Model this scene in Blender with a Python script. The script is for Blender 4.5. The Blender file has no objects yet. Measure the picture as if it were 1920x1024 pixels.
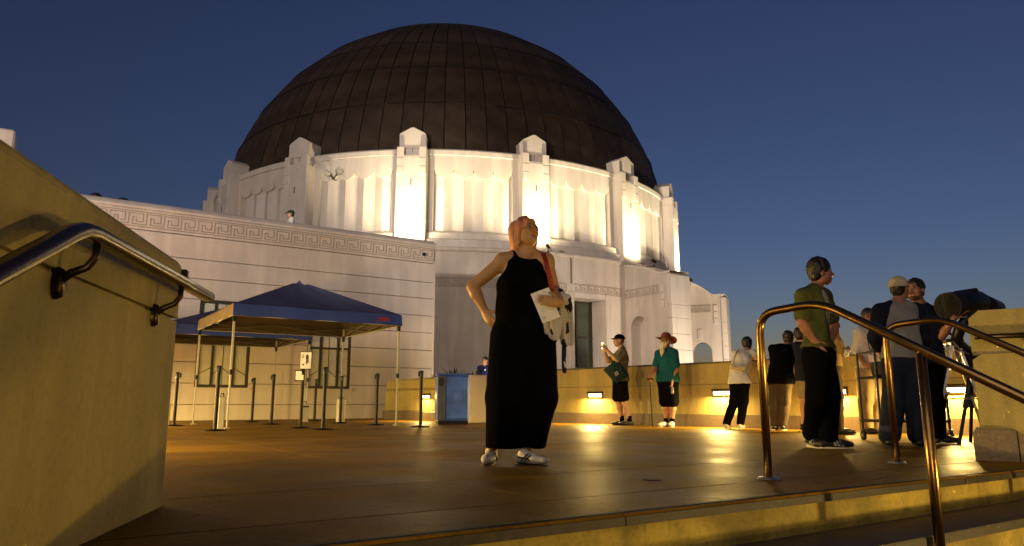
import bpy, math, random
import numpy as np
from mathutils import Vector, Matrix
R_ = math.radians
random.seed(7)
SC = bpy.context.scene
COL = SC.collection

# ------------------------------------------------------------------ camera, sky, sun, exposure
EYE = 0.415                                   # camera height above the terrace
cam_d = bpy.data.cameras.new('camera')
cam = bpy.data.objects.new('camera', cam_d); COL.objects.link(cam)
cam_d.sensor_width = 36.0; cam_d.lens = 25.5
cam_d.clip_start = 0.05; cam_d.clip_end = 4000
cam.location = (0, 0, EYE); cam.rotation_euler = (R_(90 + 10.171), 0, 0)
SC.camera = cam

W = bpy.data.worlds.new('World'); SC.world = W; W.use_nodes = True
nt = W.node_tree; nt.nodes.clear()
wo = nt.nodes.new('ShaderNodeOutputWorld'); bg = nt.nodes.new('ShaderNodeBackground')
sky = nt.nodes.new('ShaderNodeTexSky'); sky.sky_type = 'NISHITA'; sky.sun_disc = False
SUN_EL, SUN_AZ = -2.5, 22.0                    # just below the horizon, off to the right
sky.sun_elevation = R_(SUN_EL); sky.sun_rotation = R_(SUN_AZ)
sky.altitude = 300; sky.air_density = 1.0; sky.dust_density = 0.6; sky.ozone_density = 2.5
bg.inputs[1].default_value = 0.075
nt.links.new(sky.outputs[0], bg.inputs[0]); nt.links.new(bg.outputs[0], wo.inputs[0])

sd = bpy.data.lights.new('fill_sun', 'SUN'); sun = bpy.data.objects.new('fill_sun', sd); COL.objects.link(sun)
sd.energy = 0.085; sd.angle = R_(60); sd.color = (1.0, 0.80, 0.69)
# direction towards this added soft fill, away from the sunset side
_az = R_(203); _el = R_(16)
_dv = Vector((math.sin(_az) * math.cos(_el), math.cos(_az) * math.cos(_el), math.sin(_el)))
sun.rotation_euler = _dv.to_track_quat('Z', 'Y').to_euler()
sun.location = (0, 0, 60)

SC.view_settings.view_transform = 'Standard'; SC.view_settings.look = 'None'
SC.view_settings.exposure = 3.0; SC.view_settings.gamma = 1.0
SC.cycles.use_denoising = True
SC.cycles.max_bounces = 6

# ------------------------------------------------------------------ helpers
def lin(r, g, b):
    f = lambda c: c / 12.92 if c <= .04045 else ((c + .055) / 1.055) ** 2.4
    return (f(r / 255), f(g / 255), f(b / 255))

def M(name, col, rough=.6, metal=0., var=.12, scale=4., bump=0., bscale=60., rvar=0., rand=0., emit=None, es=0., spec=.5, stretch=None, detail=4., stain=0., sscale=1.6, sstretch=(3., 3., .35), speck=0.):
    m = bpy.data.materials.new(name); m.use_nodes = True
    n = m.node_tree.nodes; l = m.node_tree.links; p = n['Principled BSDF']
    p.inputs['Roughness'].default_value = rough; p.inputs['Metallic'].default_value = metal
    p.inputs['Specular IOR Level'].default_value = spec
    tc = n.new('ShaderNodeTexCoord'); src = tc.outputs['Object']
    if stretch:
        mp = n.new('ShaderNodeMapping'); mp.inputs['Scale'].default_value = stretch
        l.new(src, mp.inputs[0]); src = mp.outputs[0]
    nz = n.new('ShaderNodeTexNoise'); nz.inputs['Scale'].default_value = scale; nz.inputs['Detail'].default_value = detail
    l.new(src, nz.inputs['Vector'])
    rp = n.new('ShaderNodeValToRGB'); e = rp.color_ramp.elements
    e[0].position = .3; e[1].position = .7
    e[0].color = (*[max(0, c * (1 - var)) for c in col], 1); e[1].color = (*[min(1, c * (1 + var)) for c in col], 1)
    l.new(nz.outputs['Fac'], rp.inputs[0]); out = rp.outputs[0]
    if rand:
        oi = n.new('ShaderNodeObjectInfo'); mr = n.new('ShaderNodeMapRange'); hs = n.new('ShaderNodeHueSaturation')
        mr.inputs['To Min'].default_value = 1 - rand; mr.inputs['To Max'].default_value = 1 + rand
        l.new(oi.outputs['Random'], mr.inputs['Value']); l.new(mr.outputs[0], hs.inputs['Value']); l.new(out, hs.inputs['Color']); out = hs.outputs[0]
    for (amt, sc_, st_, lo_, hi_) in ((stain, sscale, sstretch, .42, .62), (speck, 38., (1, 1, 1), .38, .5)):
        if not amt: continue
        m3 = n.new('ShaderNodeMapping'); m3.inputs['Scale'].default_value = st_; l.new(tc.outputs['Object'], m3.inputs[0])
        n3 = n.new('ShaderNodeTexNoise'); n3.inputs['Scale'].default_value = sc_; n3.inputs['Detail'].default_value = 7.; n3.inputs['Distortion'].default_value = .6
        l.new(m3.outputs[0], n3.inputs['Vector'])
        r3 = n.new('ShaderNodeMapRange'); r3.inputs['From Min'].default_value = lo_; r3.inputs['From Max'].default_value = hi_
        r3.inputs['To Min'].default_value = 1 - amt; r3.inputs['To Max'].default_value = 1.; l.new(n3.outputs['Fac'], r3.inputs['Value'])
        mm = n.new('ShaderNodeMixRGB'); mm.blend_type = 'MULTIPLY'; mm.inputs[0].default_value = 1.; l.new(out, mm.inputs[1])
        cc = n.new('ShaderNodeCombineColor'); 
        for q in range(3): l.new(r3.outputs[0], cc.inputs[q])
        l.new(cc.outputs[0], mm.inputs[2]); out = mm.outputs[0]
    l.new(out, p.inputs['Base Color'])
    if rvar:
        mr2 = n.new('ShaderNodeMapRange'); mr2.inputs['From Min'].default_value = .3; mr2.inputs['From Max'].default_value = .7
        mr2.inputs['To Min'].default_value = max(.03, rough - rvar); mr2.inputs['To Max'].default_value = rough + rvar
        l.new(nz.outputs['Fac'], mr2.inputs['Value']); l.new(mr2.outputs[0], p.inputs['Roughness'])
    if bump:
        nb = n.new('ShaderNodeTexNoise'); nb.inputs['Scale'].default_value = bscale; nb.inputs['Detail'].default_value = 3
        l.new(src, nb.inputs['Vector'])
        bp = n.new('ShaderNodeBump'); bp.inputs['Strength'].default_value = bump; bp.inputs['Distance'].default_value = .02
        l.new(nb.outputs['Fac'], bp.inputs['Height']); l.new(bp.outputs[0], p.inputs['Normal'])
    if emit:
        p.inputs['Emission Color'].default_value = (*emit, 1); p.inputs['Emission Strength'].default_value = es
    return m

MAT = {}
def mats():
    m = MAT
    m['plaster'] = M('painted_concrete', (.64, .565, .475), .75, var=.06, scale=1.3, bump=.10, bscale=30, stain=.13, sscale=.9)
    m['plaster_drum'] = M('painted_concrete_drum', (.70, .64, .55), .75, var=.05, scale=1.2, bump=.08, bscale=30, stain=.12, sscale=.8)
    m['joint'] = M('joint_dirt', (.20, .16, .11), .9)
    m['fret'] = M('shaded_incision', (.36, .30, .23), .9)  # shade of the incised key lines put into a darker colour
    m['parapet'] = M('lamp_tinted_concrete', (.345, .275, .088), .75, var=.12, scale=2.2, bump=.22, bscale=42, stretch=(1, 1, .6), stain=.13, sscale=2.2, speck=.10)  # off-white walls with the yellow of the lamps put into the base colour
    m['parapet_cap'] = M('dark_cap_flashing', (.05, .042, .03), .5)
    m['granite'] = M('dark_granite', (.15, .115, .075), .6, var=.25, scale=45, bump=.1, bscale=80)
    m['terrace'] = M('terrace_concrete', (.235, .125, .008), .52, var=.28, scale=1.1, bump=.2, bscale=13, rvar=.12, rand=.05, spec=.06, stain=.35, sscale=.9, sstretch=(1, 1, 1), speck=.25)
    m['terrace_gap'] = M('joint_sealant', (.04, .03, .02), .8)
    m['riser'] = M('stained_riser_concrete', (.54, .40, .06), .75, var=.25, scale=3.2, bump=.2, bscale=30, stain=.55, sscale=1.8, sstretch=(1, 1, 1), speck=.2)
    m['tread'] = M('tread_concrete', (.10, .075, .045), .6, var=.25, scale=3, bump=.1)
    m['copper'] = M('aged_copper_sheet', (.056, .037, .022), .62, metal=.0, var=.30, scale=1.2, bump=.05, bscale=9, rand=.16, spec=.2, stretch=(1, 1, 1))
    m['copper_seam'] = M('copper_seam', (.010, .0065, .004), .8)
    m['bronze'] = M('bronze_rail', (.34, .20, .065), .28, metal=1., var=.15, scale=9, bump=.02)
    m['bronze_dark'] = M('dark_bronze', (.045, .03, .018), .35, metal=.8, var=.2)
    m['bronze_rail'] = M('brown_bronze_rail', (.030, .016, .006), .26, metal=.35, var=.2, scale=9, spec=.45)
    m['black_metal'] = M('black_metal', (.012, .011, .010), .4, metal=.3)
    m['stanchion'] = M('stanchion_bronze', (.007, .0045, .003), .45, metal=0, spec=.18)
    m['window_frame'] = M('green_bronze_frame', (.05, .042, .026), .5, metal=.1)
    m['pane'] = M('blinded_glass', (.56, .54, .42), .5, var=.15, scale=1.5)
    m['dark_glass'] = M('dark_green_glass', (.07, .085, .065), .12, var=.2)
    m['tent_roof'] = M('grey_blue_canopy_fabric', (.085, .095, .185), .75, var=.15, scale=3, bump=.12, bscale=7)
    m['tent_blue'] = M('blue_canopy_fabric', (.022, .055, .33), .7, var=.15, scale=3, bump=.12, bscale=7)
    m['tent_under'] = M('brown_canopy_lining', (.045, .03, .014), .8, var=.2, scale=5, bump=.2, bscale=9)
    m['white_metal'] = M('white_tube', (.40, .385, .34), .4)
    m['grey_metal'] = M('grey_tube', (.09, .08, .065), .5)
    m['white_plastic'] = M('white_plastic', (.38, .36, .30), .5)
    m['bottle_plastic'] = M('bottle_plastic', (.16, .16, .14), .15)
    m['paper'] = M('white_paper', (.84, .83, .80), .7, var=.02)
    m['ink'] = M('ink', (.03, .03, .035), .7)
    m['red'] = M('red_print', (.42, .02, .04), .6)
    m['blue_bin'] = M('blue_wrap', (.06, .14, .56), .45, var=.35, scale=3)
    m['lamp'] = M('lit_lens', (.9, .85, .7), .4, emit=(1., .80, .42), es=2.2)
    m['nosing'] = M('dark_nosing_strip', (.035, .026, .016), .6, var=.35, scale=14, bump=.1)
    m['leaf'] = M('dark_leaf', (.03, .045, .018), .5, var=.4)
    m['alu'] = M('aluminium', (.55, .54, .5), .35, metal=.9)
    m['rubber'] = M('black_rubber', (.012, .011, .010), .7)
    m['earth'] = M('dry_hillside', (.06, .055, .035), .9, var=.4, scale=.2)
mats()

class MB:
    """collects polygons; build() links them as one mesh object"""
    def __init__(s): s.v = []; s.f = []
    def add(s, vs, fs):
        b = len(s.v); s.v += [tuple(v) for v in vs]; s.f += [tuple(i + b for i in f) for f in fs]; return s
    def box(s, c, d, ax=(1, 0, 0), up=(0, 0, 1)):
        x = Vector(ax).normalized(); z = Vector(up).normalized(); y = z.cross(x).normalized(); z = x.cross(y)
        c = Vector(c); vs = []
        for i in (-1, 1):
            for j in (-1, 1):
                for k in (-1, 1): vs.append(c + x * (i * d[0] / 2) + y * (j * d[1] / 2) + z * (k * d[2] / 2))
        return s.add(vs, [(0, 1, 3, 2), (4, 6, 7, 5), (0, 4, 5, 1), (2, 3, 7, 6), (0, 2, 6, 4), (1, 5, 7, 3)])
    def cbox(s, c, d, ch=.01, ax=(1, 0, 0), up=(0, 0, 1)):
        """box with chamfered edges all round"""
        x = Vector(ax).normalized(); z = Vector(up).normalized(); y = z.cross(x).normalized(); z = x.cross(y)
        c = Vector(c); h = [q / 2 for q in d]; ch = min(ch, *[q * .45 for q in h])
        ix = {}; vs = []
        for i in (-1, 1):
            for j in (-1, 1):
                for k in (-1, 1):
                    for a in range(3):
                        o = [h[0], h[1], h[2]]
                        for b in range(3):
                            if b != a: o[b] -= ch
                        ix[i, j, k, a] = len(vs)
                        vs.append(c + x * (i * o[0]) + y * (j * o[1]) + z * (k * o[2]))
        fs = []
        sg = (-1, 1)
        for i in sg:
            q = [ix[i, -1, -1, 0], ix[i, 1, -1, 0], ix[i, 1, 1, 0], ix[i, -1, 1, 0]]; fs.append(q if i > 0 else q[::-1])
            q = [ix[-1, i, -1, 1], ix[-1, i, 1, 1], ix[1, i, 1, 1], ix[1, i, -1, 1]]; fs.append(q if i > 0 else q[::-1])
            q = [ix[-1, -1, i, 2], ix[1, -1, i, 2], ix[1, 1, i, 2], ix[-1, 1, i, 2]]; fs.append(q if i > 0 else q[::-1])
        for i in sg:
            for j in sg:
                q = [ix[i, j, -1, 0], ix[i, j, -1, 1], ix[i, j, 1, 1], ix[i, j, 1, 0]]; fs.append(q if i * j > 0 else q[::-1])
                q = [ix[i, -1, j, 0], ix[i, 1, j, 0], ix[i, 1, j, 2], ix[i, -1, j, 2]]; fs.append(q if i * j > 0 else q[::-1])
                q = [ix[-1, i, j, 1], ix[-1, i, j, 2], ix[1, i, j, 2], ix[1, i, j, 1]]; fs.append(q if i * j > 0 else q[::-1])
        for i in sg:
            for j in sg:
                for k in sg:
                    q = [ix[i, j, k, 0], ix[i, j, k, 1], ix[i, j, k, 2]]; fs.append(q if i * j * k > 0 else q[::-1])
        return s.add(vs, fs)
    def prism(s, poly, z0, z1):
        """vertical prism over a ccw polygon of (x, y)"""
        n = len(poly); vs = [(p[0], p[1], z0) for p in poly] + [(p[0], p[1], z1) for p in poly]
        fs = [tuple(range(n))[::-1], tuple(range(n, 2 * n))] + [(i, (i + 1) % n, n + (i + 1) % n, n + i) for i in range(n)]
        return s.add(vs, fs)
    def extrude(s, poly, off):
        """closed polygon of 3-D points extruded by a vector"""
        n = len(poly); o = Vector(off); vs = [Vector(p) for p in poly]; vs += [p + o for p in vs]
        return s.add(vs, [tuple(range(n))[::-1], tuple(range(n, 2 * n))] + [(i, (i + 1) % n, n + (i + 1) % n, n + i) for i in range(n)])
    def tube(s, pts, r, n=10, cap=True):
        pts = [Vector(p) for p in pts]; rr = r if isinstance(r, (list, tuple)) else [r] * len(pts)
        b = len(s.v); N = len(pts); prev = None
        for i, p in enumerate(pts):
            t = (pts[min(i + 1, N - 1)] - pts[max(i - 1, 0)]).normalized()
            if prev is None:
                a = Vector((0, 0, 1)) if abs(t.z) < .9 else Vector((1, 0, 0))
                u = t.cross(a).normalized()
            else:
                u = (prev - t * prev.dot(t)).normalized()
            prev = u; w = t.cross(u)
            for k in range(n):
                a = 2 * math.pi * k / n; s.v.append(tuple(p + (u * math.cos(a) + w * math.sin(a)) * rr[i]))
        for i in range(N - 1):
            for k in range(n):
                k2 = (k + 1) % n; s.f.append((b + i * n + k, b + i * n + k2, b + (i + 1) * n + k2, b + (i + 1) * n + k))
        if cap:
            s.f.append(tuple(b + k for k in range(n))[::-1]); s.f.append(tuple(b + (N - 1) * n + k for k in range(n)))
        return s
    def lathe(s, prof, c=(0, 0, 0), n=24, a0=0., a1=360., ax=None):
        """profile of (radius, z) about the vertical through c"""
        full = abs(a1 - a0) >= 360; m = n if full else n + 1; b = len(s.v)
        for r, z in prof:
            for k in range(m):
                a = R_(a0 + (a1 - a0) * k / n); s.v.append((c[0] + r * math.sin(a), c[1] - r * math.cos(a), c[2] + z))
        for i in range(len(prof) - 1):
            for k in range(n):
                k2 = (k + 1) % m; s.f.append((b + i * m + k, b + i * m + k2, b + (i + 1) * m + k2, b + (i + 1) * m + k))
        return s
    def grid(s, P):
        """P: rows of points"""
        b = len(s.v); R = len(P); C = len(P[0])
        for row in P: s.v += [tuple(p) for p in row]
        for i in range(R - 1):
            for j in range(C - 1): s.f.append((b + i * C + j, b + i * C + j + 1, b + (i + 1) * C + j + 1, b + (i + 1) * C + j))
        return s
    def ball(s, c, r, n=10, m=7):
        rx, ry, rz = r if isinstance(r, (tuple, list)) else (r, r, r); b = len(s.v)
        for i in range(m + 1):
            t = math.pi * i / m
            for k in range(n):
                a = 2 * math.pi * k / n
                s.v.append((c[0] + rx * math.sin(t) * math.cos(a), c[1] + ry * math.sin(t) * math.sin(a), c[2] - rz * math.cos(t)))
        for i in range(m):
            for k in range(n):
                k2 = (k + 1) % n; s.f.append((b + i * n + k, b + i * n + k2, b + (i + 1) * n + k2, b + (i + 1) * n + k))
        return s
    def mesh(s, name, mat, smooth=False):
        me = bpy.data.meshes.new(name); me.from_pydata(s.v, [], s.f); me.update()
        me.materials.append(MAT[mat] if isinstance(mat, str) else mat)
        if smooth: me.polygons.foreach_set('use_smooth', [True] * len(me.polygons))
        return me
    def build(s, name, mat, parent=None, smooth=False, world=True):
        """world=True: points are world points, moved into the frame of the thing that parents the part"""
        me = s.mesh(name, mat, smooth)
        if world and parent is not None:
            Mx = MX.get(parent.name)
            if Mx is not None: me.transform(Mx.inverted())
        o = bpy.data.objects.new(name, me); COL.objects.link(o)
        if parent is not None:
            o.parent = parent
            if parent.name in MX: MX[o.name] = MX[parent.name]
        return o

MX = {}                                         # world matrix of each thing (its parts share it)
def thing(name, label, cat, loc=(0, 0, 0), rz=0., group=None):
    o = bpy.data.objects.new(name, None); COL.objects.link(o); o.empty_display_size = .1
    o.location = loc; o.rotation_euler = (0, 0, rz); o['label'] = label; o['category'] = cat
    if group: o['group'] = group
    MX[o.name] = Matrix.Translation(Vector(loc)) @ Matrix.Rotation(rz, 4, 'Z')
    return o
def tag(o, label, cat, group=None):
    o['label'] = label; o['category'] = cat
    if group: o['group'] = group
    return o
def structure(o, label=None):
    o['kind'] = 'structure'
    if label: o['label'] = label
    return o
def part_copy(o, name, parent, loc=None, rot=None):
    c = o.copy(); c.name = name; COL.objects.link(c); c.parent = parent
    if loc is not None: c.location = loc
    if rot is not None: c.rotation_euler = rot
    if parent.name in MX: MX[c.name] = MX[parent.name]
    return c
def dup(root, loc, rz, label=None):
    c = root.copy(); COL.objects.link(c); c.location = loc; c.rotation_euler = (0, 0, rz)
    MX[c.name] = Matrix.Translation(Vector(loc)) @ Matrix.Rotation(rz, 4, 'Z')
    if label: c['label'] = label
    for ch in list(root.children):
        d = ch.copy(); COL.objects.link(d); d.parent = c; MX[d.name] = MX[c.name]
        for g in list(ch.children):
            e = g.copy(); COL.objects.link(e); e.parent = d
    return c
def lamp(name, kind, loc, energy, color, parent=None, target=None, size=.2, sizey=None, spot=None, blend=.5):
    d = bpy.data.lights.new(name, kind); d.energy = energy; d.color = color
    if kind == 'AREA':
        d.shape = 'RECTANGLE'; d.size = size; d.size_y = sizey or size
    else: d.shadow_soft_size = size
    if kind == 'SPOT': d.spot_size = R_(spot); d.spot_blend = blend
    o = bpy.data.objects.new(name, d); COL.objects.link(o); o.location = loc
    if target is not None:
        o.rotation_euler = (Vector(target) - Vector(loc)).to_track_quat('-Z', 'Y').to_euler()
    if parent is not None:
        o.parent = parent
        if parent.name in MX: o.matrix_parent_inverse = MX[parent.name].inverted()
    return o

# ------------------------------------------------------------------ site frame
UX, UY = .8348, .5505                           # direction of the building front and of the step edges
def uv(u, v, o=(0., 2.62)): return (o[0] + u * UX - v * UY, o[1] + u * UY + v * UX)
AX = (-3.829, 42.428)                           # axis of the rotunda
WARM = (1.0, .66, .19)
# ================================================================== SETTING
# ground far below the terrace, out to the horizon
structure(MB().add([(-1500, -1500, -7), (1500, -1500, -7), (1500, 1500, -7), (-1500, 1500, -7)], [(0, 1, 2, 3)]).build('ground', 'earth'))

# terrace floor: a bed with slabs whose joints follow the step edges
terrace = MB().prism([uv(-16, .02), uv(13, .02), uv(13, 34), uv(-16, 34)], -.4, -.0025).build('terrace', 'terrace_gap')
structure(terrace)
# v joints: border slab, second joint, then regular
vj = [0.0, .46, 1.42]; v = 1.42
while v < 23: v += 2.6; vj.append(v)
uj = [-12.5 + 2.6 * k for k in range(10)]
for j in range(len(vj) - 1):
    off = 0.
    for i in range(len(uj) - 1):
        g = .002; gv = .006
        p = [uv(uj[i] + g + off, vj[j] + gv), uv(uj[i + 1] - g + off, vj[j] + gv), uv(uj[i + 1] - g + off, vj[j + 1] - gv), uv(uj[i] + g + off, vj[j + 1] - gv)]
        c = .002
        q = [uv(uj[i] + g + c + off, vj[j] + gv + c), uv(uj[i + 1] - g - c + off, vj[j] + gv + c), uv(uj[i + 1] - g - c + off, vj[j + 1] - gv - c), uv(uj[i] + g + c + off, vj[j + 1] - gv - c)]
        dz = 0.
        if j == 0:   # the border row overhangs the first riser as a rounded nosing
            p[0] = uv(uj[i] + g + off, -.02); p[1] = uv(uj[i + 1] - g + off, -.02)
            q[0] = uv(uj[i] + g + c + off, -.012); q[1] = uv(uj[i + 1] - g - c + off, -.012)
        vs = [(x, y, -.045) for x, y in p] + [(x, y, -.006 + dz) for x, y in p] + [(x, y, dz) for x, y in (p if j else q)]
        if j == 0:
            vs[4] = (*p[0], -.012); vs[5] = (*p[1], -.012)
        fs = [(3, 2, 1, 0), (8, 9, 10, 11)] + [(a, (a + 1) % 4, 4 + (a + 1) % 4, 4 + a) for a in range(4)] + [(4 + a, 4 + (a + 1) % 4, 8 + (a + 1) % 4, 8 + a) for a in range(4)]
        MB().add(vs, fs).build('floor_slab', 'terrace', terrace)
# dark nosing strips along the top edge and on each tread
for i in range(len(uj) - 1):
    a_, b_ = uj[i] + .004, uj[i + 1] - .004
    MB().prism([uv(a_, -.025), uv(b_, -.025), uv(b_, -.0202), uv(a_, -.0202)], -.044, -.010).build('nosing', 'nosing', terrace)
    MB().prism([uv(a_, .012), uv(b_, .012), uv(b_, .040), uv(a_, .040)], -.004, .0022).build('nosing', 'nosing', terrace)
# small floor drain in front of the woman's right
dr = MB().lathe([(0, .003), (.05, .003), (.055, 0)], (.77, 4.12, .001), 14).build('drain_cover', 'rubber', terrace)

# stairs down towards the camera
RISE, RUN = .18, .32
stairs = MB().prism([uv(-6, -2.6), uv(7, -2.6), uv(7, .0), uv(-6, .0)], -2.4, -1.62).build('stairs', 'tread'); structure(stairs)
for k in range(1, 10):
    z = -RISE * k; v1 = -RUN * (k - 1); v0 = -RUN * k
    # riser of the step above
    for (a, b) in ((-6, -2.1), (-2.097, .62), (.623, 3.3), (3.303, 7)):
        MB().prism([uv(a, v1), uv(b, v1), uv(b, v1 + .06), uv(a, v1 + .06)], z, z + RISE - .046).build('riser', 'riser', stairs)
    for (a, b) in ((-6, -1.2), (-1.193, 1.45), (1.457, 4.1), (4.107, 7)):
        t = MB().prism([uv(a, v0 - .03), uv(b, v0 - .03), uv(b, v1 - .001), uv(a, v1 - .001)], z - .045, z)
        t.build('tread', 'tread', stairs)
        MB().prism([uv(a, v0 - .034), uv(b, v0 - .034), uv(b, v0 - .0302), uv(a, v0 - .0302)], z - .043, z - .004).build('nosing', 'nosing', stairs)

# ------------------------------------------------------------------ walls beside the stairs
def flared_wall(name, label, a, d, nrm, L, zt, base=False):
    """wall whose stair side runs from a along d (towards the camera), thickness away from the stairs along -nrm"""
    a = Vector((*a, 0)); d = Vector((*d, 0)).normalized(); n = Vector((*nrm, 0)).normalized()
    t = thing(name, label, 'wall', tuple(a))
    th = .55
    # lower and upper lift with a groove between; section across the wall with a rounded crown
    def sect(z0, z1, crown, inset):
        if crown:
            pr = [(inset, z0), (inset, z1 - .06)]
            for q in range(1, 6):
                an = q * math.pi / 10; pr.append((inset - .09 * (1 - math.cos(an)), z1 - .06 + .06 * math.sin(an)))
            pr += [(-th + .09, z1), (-th, z1 - .06), (-th, z0)]
        else: pr = [(inset, z0), (inset, z1), (-th, z1), (-th, z0)]
        return pr
    for nm, z0, z1, cr, ins in (('lower_lift', -1.9, .757, 0, 0.), ('upper_lift', .772, zt, 1, 0.003)):
        pr = sect(z0, z1, cr, ins)
        m = MB(); N = 14; b = []
        for i in range(N + 1):
            s_ = L * i / N
            zz = 0.
            row = []
            for (o, z) in pr:
                # the crown follows the stairs down beyond the landing
                drop = max(0., s_ - 1.75) * .55
                z2 = z - drop if z > 0 else z
                # the end is eased so that it does not read as a knife edge
                e = 0.
                if i == 0: e = .0
                row.append(a + d * s_ + n * o + Vector((0, 0, z2)))
            b.append(row)
        K = len(pr); base_i = 0
        for row in b: m.v += [tuple(p) for p in row]
        for i in range(N):
            for k in range(K):
                k2 = (k + 1) % K; m.f.append((i * K + k, (i + 1) * K + k, (i + 1) * K + k2, i * K + k2))
        m.f.append(tuple(range(K))); m.f.append(tuple(N * K + k for k in range(K))[::-1])
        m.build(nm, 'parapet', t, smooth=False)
    m = MB().extrude([a + d * .02 + n * -.02 + Vector((0, 0, .75)), a + d * 1.7 + n * -.02 + Vector((0, 0, .75)), a + d * 1.7 + n * -.02 + Vector((0, 0, .78)), a + d * .02 + n * -.02 + Vector((0, 0, .78))], n * -.4)
    m.build('joint_groove', 'parapet', t)
    return t, a, d, n
lw, LA, LD, LN = flared_wall('stair_wall', 'tall tan stair wall on the left carrying a dark bronze handrail', (-1.43, 3.08), (.174, -.985), (.985, .174), 4.6, 1.04)

# handrail on the left wall: flat bar on two curved brackets
def rail_bar(pts, w, h):
    """moulded handrail of flattened section"""
    m = MB(); n = 12; pts = [Vector(p) for p in pts]; N = len(pts)
    for i, p in enumerate(pts):
        t = (pts[min(i + 1, N - 1)] - pts[max(i - 1, 0)]).normalized()
        s_ = t.cross(Vector((0, 0, 1))).normalized(); u = s_.cross(t)
        for k in range(n):
            a = 2 * math.pi * k / n; ca, sa = math.cos(a), math.sin(a)
            m.v.append(tuple(p + s_ * (w * math.copysign(abs(ca) ** .6, ca)) + u * (h * math.copysign(abs(sa) ** .7, sa))))
    for i in range(N - 1):
        for k in range(n): m.f.append((i * n + k, i * n + (k + 1) % n, (i + 1) * n + (k + 1) % n, (i + 1) * n + k))
    m.f.append(tuple(range(n))[::-1]); m.f.append(tuple((N - 1) * n + k for k in range(n)))
    return m
hr = thing('handrail', 'dark bronze handrail bolted to the left stair wall, bent where the stairs begin', 'handrail', (-1.2, 2.3, .0))
pA = LA + LN * .095
def on_wall(s_, z): return tuple(pA + LD * s_ + Vector((0, 0, z)))
pts = [on_wall(-.12, .882), on_wall(.3, .876), on_wall(.8, .868), on_wall(1.22, .862), on_wall(1.29, .855), on_wall(1.36, .828), on_wall(1.7, .66), on_wall(2.2, .39), on_wall(3.4, -.26)]
rail_bar(pts, .027, .021).build('rail', 'bronze_rail', hr, smooth=True)
for s_, zz in ((1.18, .862), (.33, .876), (2.5, .23)):
    b = pA + LD * s_
    arm = [b + Vector((0, 0, zz - .02)), b + Vector((0, 0, zz - .055)) , b - LN * .02 + Vector((0, 0, zz - .085)), b - LN * .055 + Vector((0, 0, zz - .10)), b - LN * .088 + Vector((0, 0, zz - .125))]
    br = MB().tube(arm, [.011, .011, .011, .012, .014], 8).build('bracket', 'bronze_dark', hr, smooth=True)
    c = b - LN * .088 + Vector((0, 0, zz - .13))
    m = MB(); 
    ring = []
    for q, (rr, o) in enumerate(((.0, .016), (.030, .014), (.036, 0.), (.036, -.012))):
        for k in range(14):
            a = 2 * math.pi * k / 14; m.v.append(tuple(c + LN * o + LD * (rr * math.cos(a) * .8) + Vector((0, 0, rr * 1.25 * math.sin(a)))))
    for q in range(3):
        for k in range(14): m.f.append((q * 14 + k, (q + 1) * 14 + k, (q + 1) * 14 + (k + 1) % 14, q * 14 + (k + 1) % 14))
    m.build('wall_flange', 'bronze_dark', br, smooth=True)
# second rail end that turns round the wall corner
fx = MB().tube([LA + LN * -.03 - LD * .004 + Vector((0, 0, .955)), LA + LN * .0 - LD * .05 + Vector((0, 0, .955))], .018, 10)
fx.cbox(LA - LD * .045 + LN * -.005 + Vector((0, 0, .955)), (.05, .03, .07), .01, LN)
tag(fx.build('end_bracket', 'bronze_dark'), 'small dark bracket on the far corner of the left stair wall', 'bracket')

# right end of the parapet: pedestal beside the stairs on a granite foot
PA = Vector((3.47, 5.55, 0)); PD = Vector((.84, -.545, 0)).normalized(); PN = Vector((-.545, -.84, 0)).normalized()
ped = thing('wall_pedestal', 'tan parapet end beside the stairs on a dark granite foot, right edge', 'wall', tuple(PA))
def ped_sect(z0, z1, out, e0):
    pts = [(e0, z0), (e0, z1 - .05), (e0 + .07, z1), (3.2, z1), (3.2, z0)]
    return [PA + PD * s_ + PN * out + Vector((0, 0, z)) for s_, z in pts]
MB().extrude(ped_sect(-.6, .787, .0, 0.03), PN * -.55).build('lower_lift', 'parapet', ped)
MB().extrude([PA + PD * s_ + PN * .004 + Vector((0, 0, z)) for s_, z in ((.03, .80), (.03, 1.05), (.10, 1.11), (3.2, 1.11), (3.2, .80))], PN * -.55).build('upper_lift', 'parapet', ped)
MB().extrude([PA + PD * s_ + PN * .0 + Vector((0, 0, z)) for s_, z in ((.06, .78), (.06, .806), (3.2, .806), (3.2, .78))], PN * -.5).build('joint_groove', 'joint', ped)
fo = [(-.02, -.2), (-.02, .20), (.0, .225), (.25, .225), (.28, .21), (.9, -.22), (.9, -.7)]
MB().extrude([PA + PD * s_ + PN * .07 + Vector((0, 0, z)) for s_, z in fo[:4] + [(.25, -.2)]], PN * -.68).build('granite_block', 'granite', ped)
MB().extrude([PA + PD * s_ + PN * .066 + Vector((0, 0, z)) for s_, z in ((.258, .215), (.9, -.22), (1.9, -.8), (1.9, -1.2), (.258, -.6))][::-1], PN * -.6).build('granite_block', 'granite', ped)
pr_ = thing('handrail', 'short dark handrail fixed to the tan pedestal at the right edge', 'handrail', tuple(PA + PD * .5))
c = PA + PN * .08
rail_bar([c + PD * .06 + Vector((0, 0, .905)), c + PD * .6 + Vector((0, 0, .90)), c + PD * .75 + Vector((0, 0, .86)), c + PD * 1.8 + Vector((0, 0, .26))], .024, .02).build('rail', 'bronze_dark', pr_, smooth=True)
MB().tube([c + PD * .45 + Vector((0, 0, .89)), c + PD * .45 + Vector((0, 0, .83)), c - PN * .085 + PD * .45 + Vector((0, 0, .80))], .011, 8).build('bracket', 'bronze_dark', pr_, smooth=True)

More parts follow.
